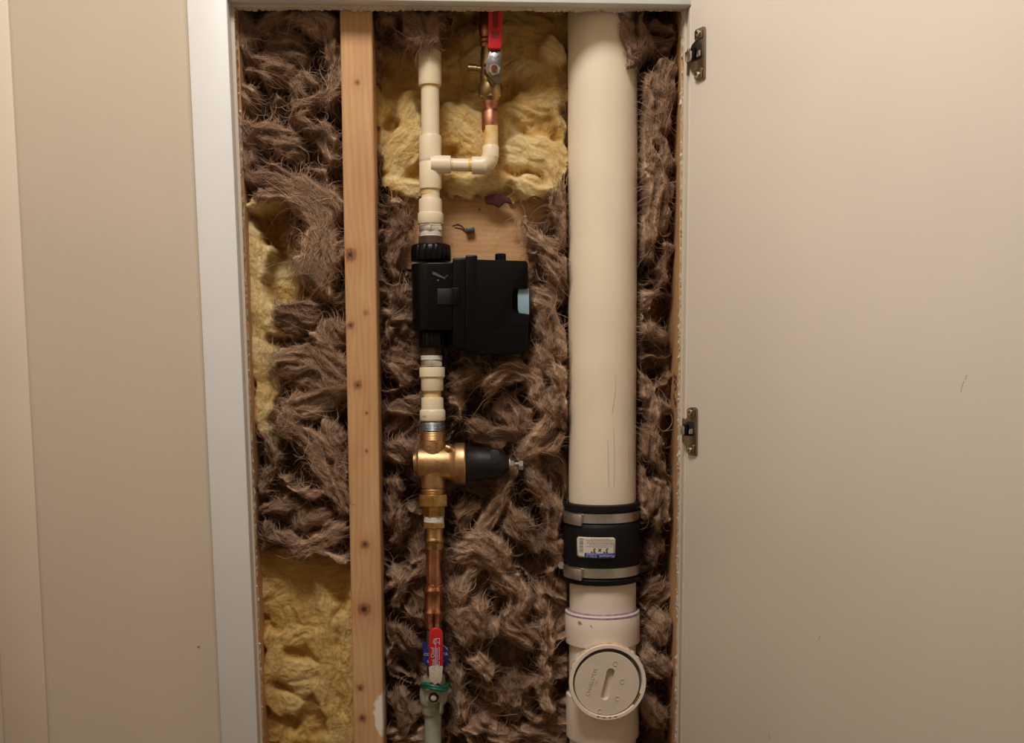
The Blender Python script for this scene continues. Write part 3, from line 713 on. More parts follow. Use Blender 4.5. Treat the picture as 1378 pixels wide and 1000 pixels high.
while y < 7.5:
    w = gl.choice([.5, .8, 1.3]); rows.append((-22, -16.5, y, y+w)); y += w+gl.choice([.5, .8, 1.2])
bars(rows, .00045).build('bar_code', M['inkg'], lb, smooth=0)
def up_down(cx, cy, lift): return lambda x, y, z: wrap(cx*mp-x, -cy*mp-y, lift+z)
text_obj('printed_text', '3" x 3"', 8.4*mp, M['ink'], lb, up_down(5.5, 3.6, .0006), bold=.00016)
text_obj('printed_text', 'Plumbqwik', 4.6*mp, M['inkl'], lb, up_down(15.2, 11.0, .0006), shear=.25)
text_obj('printed_text', 'P1056-33', 3.8*mp, M['inkl'], lb, up_down(-5.5, 11.4, .0006))
text_obj('printed_text', 'COUPLING', 2.6*mp, M['inkl'], lb, up_down(-5.5, 8.6, .0006))

ct = thing_at('cleanout_tee', 811, 1010, YD, 'white plastic drain cleanout tee with round slotted plug', 'pipe fitting')
MB().prof(YD, [(811,770,44.6),(811,900,44.6)], seg=64).build('pipe_stub', M['pvc2'], ct)
hb = MB().prof(YD, [(810.5,819.5,45.4),(810.5,819.5,49.4),(810.5,820.5,50),(810.5,840,50.2),(810.5,860,50.2),(810.5,862,49.8),(810.5,863,47.2)], seg=64)
hb.prof(YD, [(810.5,862,44.9),(810.5,945,44.9)], seg=64)
hb.prof(YD, [(810.5,930,46),(810.5,931,48.6),(810.5,935,49),(810.5,985,49),(810.5,988,48.4),(810.5,989,46)], seg=64)
hub = hb.build('hub', M['pvc2'], ct)
MB().prof(YD, [(811,985,44.8),(811,1100,44.8)], seg=64).build('pipe', M['pvc2'], ct)
pr = MB().prof(YD, [(810.5,817.6,45.0),(810.5,819.4,47.2),(810.5,821.4,50.1),(810.5,823.2,50.32)], seg=64, caps=False)
for i in range(5):
    x = 776+gl.uniform(-5, 14); y = 826+gl.uniform(0, 6)
    c = P(810.5, y, YD); r = 50.4*mpp(c); dx = (x-810.5)/50.4*r
    pr.tube([(c.x+dx, YD-math.sqrt(r*r-dx*dx), c.z), (c.x+dx+.002, YD-math.sqrt(r*r-(dx+.002)**2), c.z-.003)], .0005, 6)
pr.build('primer_stain', M['purple'], ct)
# cleanout branch pointing at the camera
YR = -.004
cc = P(818, 919, YR); s_ = mpp(cc)
brn = MB(); pr_ = [(.05, 47), (.012, 48.5), (.006, 50.5), (YR+.010, 51.6), (YR+.003, 52.4), (YR, 51.6), (YR, 47.5), (YR+.002, 46.6), (YR+.012, 46.2)]
brn.rings([(cc.x, y, cc.z) for y, r in pr_], [r*s_ for y, r in pr_], axis='y', seg=72, caps=False)
brn.build('cleanout_collar', M['pvc2'], ct)
pt = MB(); vs = []
a0 = np.linspace(20, 160, 40)
for i, a in enumerate(a0):
    ar = math.radians(a); rr = (51.5+1.2*math.sin(i*1.7)*.4)*s_
    pt.v += []; vs.append((cc.x+rr*math.cos(ar), YR+.007+.001*math.sin(i*2.3), cc.z+rr*math.sin(ar)))
pt.tube(vs, [ .0012+.0016*math.sin(math.pi*i/39)+.0004*math.sin(i*1.9) for i in range(40)], 8)
pt.build('putty_bead', M['putty'], ct)
gr = MB().rings([(cc.x, y, cc.z) for y in (YR+.0065, YR+.005, YR+.0065)], [r*s_ for r in (46.4, 45.4, 43)], axis='y', seg=72, caps=False)
gr.build('sealant_ring', M['grime'], ct)
for (a0_, a1_, rr_) in ((250, 285, 48.6), (318, 340, 46.5)):
    vs = [(cc.x+rr_*s_*math.cos(math.radians(a)), YR+.0008, cc.z+rr_*s_*math.sin(math.radians(a))) for a in np.linspace(a0_, a1_, 10)]
    MB().tube(vs, [.0004+.0010*abs(math.sin(i*1.3)) for i in range(10)], 6).build('rust_streak', M['rust'], ct)
# plug disc with a slot cut right into it
pc = P(817, 920.5, YR+.002); sp_ = mpp(pc)
def plug_mesh():
    ang = math.radians(90-13.5); ux = Vector((math.cos(ang), 0, math.sin(ang))); uy = Vector((-math.sin(ang), 0, math.cos(ang)))
    sc_ = pc+Vector((1.0*sp_, 0, -.5*sp_)); hl, hw_ = 17.0*sp_, 5.6*sp_
    slot = []; tm = math.atan(hl/hw_)
    for k in range(16): a = -math.pi/2+math.pi*(k+.5)/16; slot.append(sc_+ux*(hl+hw_*math.cos(a))+uy*(hw_*math.sin(a)))
    for k in range(21): a = tm-2*tm*k/20; slot.append(sc_+ux*(hw_*math.tan(a))+uy*hw_)
    for k in range(16): a = math.pi/2+math.pi*(k+.5)/16; slot.append(sc_+ux*(-hl+hw_*math.cos(a))+uy*(hw_*math.sin(a)))
    for k in range(21): a = -tm+2*tm*k/20; slot.append(sc_+ux*(hw_*math.tan(a))-uy*hw_)
    slot = [Vector(p) for p in slot]
    R = 43.2*sp_; cir = []
    for p in slot:
        d = (p-sc_).normalized(); o_ = sc_-pc; bb = o_.dot(d); cir.append(sc_+d*(-bb+math.sqrt(bb*bb-o_.dot(o_)+R*R)))
    bm = bmesh.new()
    def ring(pts): return [bm.verts.new(p) for p in pts]
    n = 72
    so = ring(slot); lip = ring([sc_+(p-sc_)*.97+Vector((0, .0005, 0)) for p in slot]); bot = ring([Vector((p.x, p.y+.0062, p.z)) for p in [sc_+(q-sc_)*.93 for q in slot]])
    co_ = ring(cir); cb = ring([pc+(p-pc)*1.018+Vector((0, .0012, 0)) for p in cir]); cd = ring([pc+(p-pc)*1.018+Vector((0, .01, 0)) for p in cir])
    for A, B in ((so, co_), (so, lip), (lip, bot), (co_, cb), (cb, cd)):
        for i in range(len(A)): j = (i+1) % len(A); bm.faces.new((A[i], A[j], B[j], B[i]))
    bm.faces.new(bot)
    bmesh.ops.recalc_face_normals(bm, faces=bm.faces)
    me = bpy.data.meshes.new('cleanout_plug'); bm.to_mesh(me); bm.free(); return me
pg = link('cleanout_plug', plug_mesh(), mat('plug_plastic', (222, 208, 186), .5, noise=.06, nscale=50), ct, 25)
def on_plug(cx, cy, ang):
    c = P(cx, cy, YR+.002); ca, sa = math.cos(ang), math.sin(ang)
    return lambda x, y, z: (c.x+x*ca-y*sa, YR+.002-z, c.z+x*sa+y*ca)
text_obj('raised_lettering', 'CHARLOTTE', 7.0*sp_, pg.data.materials[0], pg, on_plug(796, 917, math.radians(74)), extrude=.0006)
text_obj('raised_lettering', 'PVC', 3.6*sp_, pg.data.materials[0], pg, on_plug(803, 918, math.radians(74)), extrude=.0004)
for (x, y) in ((828, 893), (837, 917), (831, 940), (807, 957)):
    c = P(x, y, YR+.0018); r = 3.0*sp_
    MB().tube([(c.x+r*math.cos(a), c.y-.0002, c.z+r*math.sin(a)) for a in np.linspace(0, 5.4, 14)], .00035, 5).build('raised_mark', pg.data.materials[0], pg)

# ------------------------------------------------------------------ supply line, upper plastic
YP = .045
ps = thing_at('supply_pipe', 580, 301, YP, 'cream plastic supply pipe with tee and elbow branch', 'pipe')
MB().prof(YP, [(578,20,12.3),(578,75,12.3)], seg=40).build('pipe', M['cpvc'], ps)
MB().prof(YP, [(578.3,69,12.5),(578.3,69.5,14.6),(578.3,71,15.4),(578.6,113,15.6),(578.6,115.6,15),(578.6,116.2,12.4)], seg=40).build('coupling', M['cpvc'], ps)
MB().prof(YP, [(578.8,110,12.3),(579.2,190,12.3)], seg=40).build('pipe', M['cpvc'], ps)
MB().prof(YP, [(578.8,114,12.55),(578.8,120,12.5)], seg=40, caps=False).build('primer_ring', M['cpvc_y'], ps)
tee = MB().prof(YP, [(579,182.5,12.5),(579,183,14.4),(579,185,15),(579,214,15),(579.2,217.8,15),(579.2,218.4,14.7),(579.2,219,15),(579.3,252,15),(579.3,254.6,14.6),(579.3,255.2,12.5)], seg=40)
tee.prof(YP-.006, [(580,221,11.6),(604,221.4,11.6),(606.5,221.4,11.2),(607,221.4,8.5)], axis='x', seg=36)
tee.build('tee', M['cpvc'], ps)
MB().prof(YP-.006, [(600,221.6,8.4),(645,222.6,8.4)], axis='x', seg=32).build('pipe', M['cpvc'], ps)
MB().prof(YP-.006, [(606.5,221.6,8.55),(610,221.6,8.5)], axis='x', seg=32, caps=False).build('primer_ring', M['cpvc_y'], ps)
MB().prof(YP-.006, [(630.5,222.3,8.5),(635.4,222.3,8.6)], axis='x', seg=32, caps=False).build('primer_ring', M['cpvc_y'], ps)
el = MB().prof(YP-.006, [(634.8,222.6,8.6),(635,222.6,11),(637,222.6,11.6),(655,223,11.6)], axis='x', seg=32)
ec = [P(646+13.5*math.sin(a), 209.5+13.5*math.cos(a), YP-.006) for a in np.linspace(0, math.pi/2, 9)]
el.tube(ec, 11.6*mpp(ec[0]), 32); el.prof(YP-.006, [(660,212,11.4),(660.3,198,11.2),(660.3,196.6,10.6),(660.3,196.2,9)], seg=32)
el.build('elbow', M['cpvc'], ps)
MB().prof(YP-.006, [(661,200,9.5),(661,170,9.5)], seg=32).build('pipe', M['cpvc_y'], ps)
MB().prof(YP, [(579.4,250,12.3),(579.5,272,12.3)], seg=40).build('pipe', M['cpvc'], ps)
MB().prof(YP, [(579,254.4,12.5),(579,262,12.45)], seg=40, caps=False).build('primer_ring', M['cpvc_y'], ps)
MB().prof(YP, [(579,267.6,12.5),(579,268,14.8),(579,270,15.4),(579.3,286.6,15.7),(579.4,287.6,17),(579.4,289,17.3),(579.6,300.6,17.4),(579.6,301.8,16.8),(579.6,302,13)], seg=44).build('threaded_adapter', M['cpvc'], ps)

# branch stop valve, red lever up
YV = .043
bv = thing_at('ball_valve', 660, 150, YV, 'brass ball valve with red lever pointing up by the top trim', 'valve')
MB().prof(YV, [(660.5,177,9.6),(660.5,176.6,11.8),(660.5,174,12.3),(660,152,12.0),(660,149,10.5),(660,147,9),(660,142,9.2),(660,139,10.2),(660,135,9.6),(660,130,10)], seg=36).build('copper_adapter', M['copperold'], bv)
b = MB().prof(YV, [(660,137,9.6),(660,134,12.5),(660,128,15.6),(660,124,16.6),(660,116,16.4),(660,112,14.6),(659.5,108,13.6),(659,86,12.8),(658.5,70,11.6),(658,62,9.5),(658,56,9.5)], seg=36)
b.build('body', M['brassold'], bv)
MB().prof(YV, [(660,133,12.2),(660,132,15.2),(660,123,15.6),(660,122,13)], seg=6, rot=.5).build('hex_end', M['brassold'], bv, smooth=20)
b = MB().prof(YV, [(656,64,8.8),(656,60,10.6),(656,57,9.6),(656,54,11),(656,51,9.8),(656,47,11.2),(655,34,11.2),(655,32,10.2),(655,-40,10)], seg=32)
b.build('upper_fitting', M['copperold'], bv)
MB().prof(YV, [(654,93,4.4),(642,93,4.6),(641.5,93,6.0),(630,92.4,6.2),(629.4,92.4,5)], axis='x', seg=20).build('drain_cap', M['brassold'], bv)
# stem, lever
st = P(664.8, 96, .022)
b = MB().rings([(st.x, y, st.z) for y in (.04, .016)], [.0075, .0075], axis='y', seg=24); b.build('stem', M['brassold'], bv)
lev = MB()
pl = [(654,84),(660,66),(676,60),(675.5,98),(673,113),(667,113),(661,105),(654,97)]
fr, bk = pxprism(pl, .0165, .0192); lev.prism(fr, bk)
le = lev.build('lever', M['levers'], bv, bevel=.0007)
b = MB()
fl_ = [P(654,84,.0165), P(654,97,.0165), P(661,105,.0165), P(666,113,.0165)]
for i in range(3):
    a_, b2 = fl_[i], fl_[i+1]
    b.prism([a_, b2, b2+Vector((-.0022, .010, 0)), a_+Vector((-.0022, .010, 0))], [a_+Vector((.0015, .001, 0)), b2+Vector((.0015, .001, 0)), b2+Vector((-.0007, .010, 0)), a_+Vector((-.0007, .010, 0))])
b.build('lever_skirt', M['levers'], le, smooth=20)
arc = [P(660.5+9*t, 71.2-1.6*math.sin(math.pi*t), .0163) for t in np.linspace(0, 1, 9)]
MB().tube(arc, .0003, 5).build('stamped_arrow', M['dark'], le)
def flat_text(cx, cy, Y, ang=0.0):
    c = P(cx, cy, Y); ca, sa = math.cos(ang), math.sin(ang)
    return lambda x, y, z: (c.x+x*ca-y*sa, Y-z, c.z+x*sa+y*ca)
text_obj('stamped_text', 'ON', 4.2*s_, M['dark'], le, flat_text(662, 77, .0164)); text_obj('stamped_text', 'OFF', 4.2*s_, M['dark'], le, flat_text(669, 77.5, .0164, .5))
b = MB().rings([(st.x, y, st.z) for y in (.0168, .0125, .0118)], [r*s_ for r in (7.8, 7.8, 7.0)], axis='y', seg=6, rot=.3); b.build('lock_nut', M['steel'], bv, smooth=20)
b = MB().rings([(st.x, y, st.z) for y in (.014, .0095, .0088)], [r*s_ for r in (4.2, 4.2, 3.4)], axis='y', seg=20); b.build('stem_tip', M['copper'], bv)
gp = MB()
fr, bk = pxprism([(656.4,64.5),(656.8,40),(657.3,-40),(677.6,-40),(676.2,40),(675.2,64.5),(672,66),(660,66)], .0125, .0215); gp.prism(fr, bk)
gp = gp.build('red_grip', M['red'], bv, bevel=.002, segs=3)
fr, bk = pxprism(rrect(663.0, -20, 670.6, 37.5, 3.2), .0122, .0132); MB().prism(fr, bk).build('grip_slot_shade', M['reddark'], gp)
fr, bk = pxprism(rrect(661.2, 43, 671.5, 51, 1), .0122, .0132); MB().prism(fr, bk).build('grip_imprint_shade', M['reddark'], gp)

# ------------------------------------------------------------------ black shut-off box
bx = thing_at('valve_controller', 580, 470, YP, 'black plastic motorised shut-off box mounted on the supply line', 'valve')
MB().prof(YP, [(579.5,301.6,13),(579.5,302,15.8),(579.5,304.6,16),(579.5,305,15)], seg=6, rot=.52).build('nut_shoulder', M['steel'], bx, smooth=20)
MB().prof(YP, [(579.5,304.6,15.6),(579.5,305,17.4),(579.5,311,17.6),(579.5,312,16)], seg=6, rot=.52).build('hex_nut', M['steel'], bx, bevel=.0006, smooth=20)
tp = []
for k in range(9): y = 311+k; tp.append((579.8, y, 14.6+.5*(k % 2)))
MB().prof(YP, tp, seg=36).build('thread_tape', M['ptfe'], bx)
MB().prof(YP, [(579.5,318.4,14),(579.5,319,17.2),(579.5,333,17.6)], seg=8, rot=.4).build('hex_insert', M['browncoup'], bx, smooth=20)
def ribbed(name, Y, px, y0, y1, hw, depth, nr, mt, parent):
    b = MB(); prof = [(y0, .80), (y0+1.2, .92), (y0+3, .98), ((y0+y1)/2, 1.0), (y1-1.6, 1.0), (y1-.4, .97), (y1, .93)]
    seg = nr*6; vs = []; fs = []
    for y, k in prof:
        c = P(px, y, Y); r0 = hw*mpp(c)*k
        for i in range(seg):
            a = 2*math.pi*i/seg; r = r0*(1-(depth if i % 6 in (0,) else 0)); vs.append((c.x+r*math.cos(a), c.y+r*math.sin(a), c.z))
    n = len(prof)
    for j in range(n-1):
        for i in range(seg): i2 = (i+1) % seg; fs.append((j*seg+i, j*seg+i2, (j+1)*seg+i2, (j+1)*seg+i))
    fs.append(tuple(range(seg))[::-1]); fs.append(tuple((n-1)*seg+i for i in range(seg))); b.add(vs, fs)
    return b.build(name, mt, parent, smooth=40)
ribbed('union_nut', YP, 580, 329, 352, 27, .05, 14, M['black'], bx)
# housing around the pipe: plan outline extruded vertically
c0 = P(581, 352, YP); sx = mpp(c0); zt_ = P(581, 353, .02).z; zb_ = P(581, 444.5, .02).z
plan = []
R_ = 27.5*sx
for a in np.linspace(90, 252, 22): plan.append((c0.x+R_*math.cos(math.radians(a)), YP+R_*math.sin(math.radians(a))))
xr_ = P(612, 400, .02).x
plan += [(c0.x+R_*math.cos(math.radians(252))+.006, YP-R_*.985), (xr_, YP-R_*.985), (xr_, YP+R_)]
hs = MB().prism([(x, y, zt_) for x, y in plan], [(x, y, zb_) for x, y in plan]).build('housing', M['black'], bx, bevel=.0016, segs=3, angle=40)
YF0 = YP-R_*.985
fr, bk = pxprism([(609,347),(630,346.5),(630,471),(609,471)], YF0-.003, .080); MB().prism(fr, bk).build('housing_band', M['black'], bx, bevel=.0022, segs=3)
fr, bk = pxprism([(626.5,343.2),(642.5,343.2),(642.5,474),(626.5,474)], YF0-.0055, .082); MB().prism(fr, bk).build('seam_rib', M['black'], bx, bevel=.0018, segs=3)
out = [(641,349)]+[(706+4.5*math.sin(math.radians(a)), 355.5-4.5*math.cos(math.radians(a))) for a in (0, 30, 60, 90)]
out += [(710.8,386.5),(709.8,388.6),(694,388.8),(690.5,391),(688.8,396),(688.8,413),(690.5,418.5),(695,421.2),(708.5,422.6),(710.6,425)]
out += [(706+4.6*math.cos(math.radians(a)), 471+5*math.sin(math.radians(a))) for a in (0, 30, 60, 90)]+[(641,477)]
fr, bk = pxprism(out, YF0-.0045, .084); cv = MB().prism(fr, bk).build('cover', M['black'], bx, bevel=.0022, segs=3, angle=25, smooth=18)
fr, bk = pxprism([(641,438.5),(710.3,438.5),(710.3,439.6),(641,439.6)], YF0-.0051, YF0-.003); MB().prism(fr, bk).build('cover_ridge', M['black'], cv)
b = MB(); fr, bk = pxprism([(686,386),(706,386),(706,425),(686,425)], YF0+.016, YF0+.02); b.prism(fr, bk); b.build('recess', M['dark'], cv)
b = MB(); fr, bk = pxprism([(697.5,389),(712,387.5),(712.3,423.5),(698.5,421.5),(697,416),(696.6,396)], YF0+.0005, YF0+.03); b.prism(fr, bk); b.build('status_window', M['lens'], cv, bevel=.001)
b = MB().prof(YP-.006, [(673.5,352,7.4),(673.5,342.6,7.4),(673.5,341.6,6.6)], seg=24); b.build('button', M['black'], bx)
fr, bk = pxprism(rrect(607.5, 387.3, 618.5, 411, 1.6), YF0-.0062, YF0+.002); lt = MB().prism(fr, bk).build('latch', M['black'], bx, bevel=.0007)
fr, bk = pxprism(rrect(611.5, 392, 615, 407, 1.2), YF0-.0068, YF0); MB().prism(fr, bk).build('latch_ridge', M['black'], lt, bevel=.0004)
fr, bk = pxprism([(588.5,388.4),(609,388.4),(609,409.8),(588.5,409.8)], YF0-.0012, YF0+.002); MB().prism(fr, bk).build('latch_plate', M['black2'], bx, bevel=.0005)
# worn grey emblem
b = MB()
for k in range(9):
    x = 582+k*1.9; h_ = 5.5-abs(k-2)*.7; y = 368+k*.75
    fr, bk = pxprism([(x, y-h_*.6), (x+.9, y-h_*.5), (x+2.2, y+1.2), (x+.6, y+1.6)], YF0-.00025, YF0+.0005); b.prism(fr, bk)
for x, y, r in ((589.5,377.2,1.6),(600,372.5,1.2),(601.8,370.6,.9),(597,373.5,1.5)):
    fr, bk = pxprism([(x-r,y-r*.4),(x+r*.6,y-r*.7),(x+r,y+r*.3),(x-r*.3,y+r*.6)], YF0-.00025, YF0+.0005); b.prism(fr, bk)
b.build('worn_emblem', M['scuff'], bx, smooth=0)
ribbed('lower_nut', YP, 583.5, 443, 468.5, 20, .05, 14, M['black'], bx)
MB().prof(YP, [(580.5,466,14),(580.8,478.5,13.8),(580.8,479,12)], seg=8, rot=.4).build('hex_insert', M['browncoup'], bx, smooth=20)
tp = [(580.8, 478.6+k, 14.2+.4*(k % 2)) for k in range(7)]
MB().prof(YP, tp, seg=36).build('thread_tape', M['ptfe'], bx)
MB().prof(YP, [(581,484.5,14),(581,485.2,16.2),(581,492.4,16.4),(581,493.2,14.5)], seg=6, rot=.5).build('hex_nut', M['steel'], bx, bevel=.0006, smooth=20)

# ------------------------------------------------------------------ short plastic union
un = thing_at('adapter_union', 582, 566, YP, 'pair of short cream plastic adapters above the bronze regulator', 'pipe fitting')
MB().prof(YP, [(581.5,493.8,13),(581.5,494.4,16.6),(581.5,496,17.2),(581.6,506.8,17.2),(581.6,508.2,16.2),(581.6,509,15.2),(581.8,524.6,15),(581.8,526,14.4),(581.8,526.4,11.8)], seg=44).build('adapter', M['cpvc'], un)
MB().prof(YP, [(581.8,520,11.8),(581.8,540,11.8)], seg=36).build('pipe', M['cpvc_y'], un)
MB().prof(YP, [(581.8,534.6,11.8),(581.8,535,14.2),(581.8,536.5,14.9),(582,550.6,15.1),(582,552,16.4),(582,553.4,17.2),(582.3,564.2,17.3),(582.3,566,16.6),(582.3,566.4,13)], seg=44).build('adapter', M['cpvc'], un)
tp = [(582.4, 566+k, (15.2 if k < 4 else 16.0)+.5*(k % 2)) for k in range(14)]
MB().prof(YP, tp, seg=36).build('threaded_end', M['galv'], un)
text_obj('printed_text', 'NSF', 3.2*s_, M['inkg'], un, (lambda c, r: (lambda x, y, z: (c.x+x, YP-math.sqrt(max(r*r-(c.x+x-P(582.3,560,YP).x)**2, 0))-.0003, c.z+y)))(P(571.5, 560, YP), 17.35*mpp(P(582, 560, YP))))

# ------------------------------------------------------------------ bronze pressure regulator
rg = thing_at('pressure_regulator', 583, 700, YP, 'bronze pressure regulator with black bonnet and adjusting bolt', 'valve')
b = MB()
tp = [(582.6, 579.4, 15)]
for k in range(7): tp += [(582.6, 580+k*1.9, 17.2), (582.6, 580.9+k*1.9, 16.5)]
tp += [(582.6,594,16.6),(582.6,596,16.9),(582.8,612,17.2),(583,622,17.2)]
b.prof(YP, tp, seg=48)
b.prof(YP, [(583,620,17.4),(583,645,16.8),(583,655.5,16.6),(583,656.5,15.6),(583,657.5,15.6),(583,658.5,16.6),(583,661,16.6),(583,662,15.8),(583,666,15.8)], seg=48)
b.prof(YP, [(556.2,622,11),(556.6,622,13.2),(558.6,622,13.6),(559,622,14.8),(561,622,15.4),(561.6,622.2,18.5),(563.6,622.4,20.4),(568,622.8,21),(590,623.2,21.4),(604,623.6,22),(609,624,24),(611.6,624.3,27),(614,624.4,28.4),(624.6,624.4,28.6),(626.2,624.4,27.6),(626.4,624.4,24)], axis='x', seg=56)
# cast lug beside the neck
lg = [P(600,601,YP-.012), P(604.5,603.5,YP-.013), P(608.5,606,YP-.012)]
b.tube(lg, [.0030, .0042, .0034], 12)
body = b.build('body', M['bronze'], rg, smooth=32)
Rb = 21.3*mpp(P(583, 623, YP))
def on_body(cx, cy, ang):
    c = P(cx, cy, YP); zc = P(cx, 623, YP).z; ca, sa = math.cos(ang), math.sin(ang)
    def f(x, y, z):
        X_ = c.x+x*ca-y*sa; Z_ = c.z+x*sa+y*ca; d = min(abs(Z_-zc), Rb*.98)
        return (X_, YP-math.sqrt(Rb*Rb-d*d)-.0002-z, Z_)
    return f
for s, cx, cy in (('PRES', 567.5, 624), ('PAT', 588.5, 624), ('PSI', 596.5, 624), ('FL', 602, 625)):
    text_obj('cast_lettering', s, 7.2*s_, M['bronze'], body, on_body(cx, cy, -math.pi/2), extrude=.0006)
Rn = 17.1*mpp(P(583, 602, YP))
def on_neck(cx, cy, ang):
    c = P(cx, cy, YP); xc = P(583, cy, YP).x; ca, sa = math.cos(ang), math.sin(ang)
    def f(x, y, z):
        X_ = c.x+x*ca-y*sa; d = min(abs(X_-xc), Rn*.98); return (X_, YP-math.sqrt(Rn*Rn-d*d)-.0002-z, c.z+x*sa+y*ca)
    return f
text_obj('cast_lettering', 'MAX', 7*s_, M['bronze'], body, on_neck(588, 601, -math.pi/2), extrude=.0006)
text_obj('cast_lettering', 'CR', 7*s_, M['bronze'], body, on_neck(577, 602, -math.pi/2), extrude=.0006)
bn = MB().prof(YP, [(625.6,624.2,22),(626.4,624.2,24.6),(627.4,624.2,25.2),(628.6,624.2,24.4),(630,624.2,23.6),(645,624,22.6),(660,623.8,21),(672,623.6,19.6),(676,623.6,17.6),(683.4,623.6,10.2),(684.6,623.6,9.2),(685,623.6,6)], axis='x', seg=56).build('bonnet', M['black2'], rg)
fr, bk = pxprism([(660,607),(663,605.4),(670.5,606),(672.8,611),(673,619),(670.5,624.5),(660,625)], YP-21.4*s_, YP-14*s_); MB().prism(fr, bk).build('bonnet_flat', M['flat'], bn, bevel=.0006)
MB().prof(YP, [(684.6,623.8,6.2),(686.4,623.8,6.2)], axis='x', seg=24).build('washer', M['ptfe'], rg)
MB().prof(YP, [(686.2,623.8,5),(686.6,623.8,6.6),(691.6,623.8,6.6),(692,623.8,5)], axis='x', seg=6, rot=.3).build('lock_nut', M['steel'], rg, smooth=20)
tp = [(690+.8*k, 624.2, 2.8+.35*(k % 2)) for k in range(11)]
MB().prof(YP, tp, axis='x', seg=16).build('adjusting_screw', M['steel'], rg)
MB().prof(YP, [(697.8,625.2,5.4),(698.2,625.2,7.2),(703.6,625.4,7.2),(704.2,625.4,6.2)], axis='x', seg=6, rot=.2).build('bolt_head', M['steel'], rg, smooth=20)
pts = [P(686.5,630,YP-.003),P(688,645,YP-.006),P(692,660,YP-.009),P(694.5,675,YP-.008)]
MB().tube(pts, .00025, 5).build('wire', M['nail'], rg)
MB().prof(YP, [(582.6,663.2,17),(582.6,664,21),(582.6,665,21.6),(582.6,679.4,21.8),(582.6,680.6,21),(582.6,681.2,16)], seg=6, rot=.55).build('union_nut', M['brass'], rg, bevel=.0008, smooth=20)
MB().prof(YP, [(584,680,15.4),(584,693.6,15.4),(584,694,13)], seg=8, rot=.39).build('tailpiece', M['brass'], rg, smooth=20)
MB().prof(YP, [(583.8, 693.6+k*.9, 13.4+.3*(k % 2)) for k in range(10)], seg=36).build('thread_tape', M['ptfe'], rg)

# ------------------------------------------------------------------ copper section
cpp = thing_at('copper_pipe', 584, 836, YP, 'copper pipe with press fittings below the bronze regulator', 'pipe')
ad = MB().prof(YP, [(584.4,701.6,12),(584.4,702.2,15.2),(584.4,703,15.8),(584.4,709.4,16),(584.4,710.4,15),(584.4,711,13)], seg=6, rot=.5).build('hex_adapter', M['brass'], cpp, smooth=20)
MB().prof(YP, [(584.4,709,12.4),(584.4,722.6,12.6),(584.4,724,13.6),(584.4,726.4,14.4),(584.4,729,13.6),(584.2,730.6,12.6),(584,737,12.9),(584,738.4,12.4),(584,738.6,10.8)], seg=40).build('press_socket', M['brass'], cpp)
MB().prof(YP, [(583.8,734,10.8),(583.2,845,10.8)], seg=36).build('pipe', M['copper'], cpp)
MB().prof(YP, [(583.4,785,10.9),(583.4,785.6,12.4),(583.3,789,12.4),(583.3,790.4,13.4),(583.3,793.4,14.6),(583.3,796.4,13.4),(583.3,798,12.4),(583.1,817,12.4),(583.1,819,13.4),(583.1,823,14.9),(583.1,826.4,13.2),(583,828.4,12.4),(583,834.6,12.5),(583,836.2,12),(583,836.4,10.8)], seg=40).build('press_coupling', M['copper'], cpp)

# ------------------------------------------------------------------ lower ball valve
lv = thing_at('ball_valve', 583, 1000, YP, 'painted ball valve with long red lever at the bottom', 'valve')
MB().prof(YP, [(584,832,10.2),(584.5,880,10.2),(584.5,920,10.2)], seg=32).build('upper_pipe', M['greend'], lv)
b = MB().prof(YP, [(584,908,11),(584,910,14.2),(584,918,15.6),(583.6,926,18),(583.4,934,18.8),(583.2,942,18.4),(583,946,17),(582.4,947.4,14.6),(582.4,958,14.4),(582.2,960,13.4),(582.2,960.6,11.4)], seg=40)
b.build('body', M['greyp'], lv)
MB().prof(YP, [(582.6,955,11.2),(582.8,1090,11.6)], seg=36).build('lower_pipe', M['greyp'], lv)
vs = [P(585+17*math.cos(a), 921+2.2*math.sin(a*2)+2.6*math.sin(a), YP-.033*max(0, math.sin(a))-.001) for a in np.linspace(-.4, math.pi+.4, 22)]
b = MB(); b.tube(vs, .0028, 8); b.tube([v+Vector((.0006, -.0008, -.0032)) for v in vs], .0024, 8); b.build('teal_tape', M['teal'], lv)
sc2 = P(583.6, 938.5, .018)
b = MB().rings([(sc2.x, y, sc2.z) for y in (.045, .0215)], [.0095, .0095], axis='y', seg=24); b.build('stem', M['greyp'], lv)
b = MB().rings([(sc2.x, y, sc2.z) for y in (.0225, .0165, .0158)], [r*s_ for r in (7.4, 7.4, 6.6)], axis='y', seg=6, rot=.1); b.build('lock_nut', M['dark'], lv, smooth=20)
b = MB().rings([(sc2.x, y, sc2.z) for y in (.017, .0138, .0134)], [r*s_ for r in (3.9, 3.9, 3.2)], axis='y', seg=16); b.build('stem_tip', M['paintw'], lv)
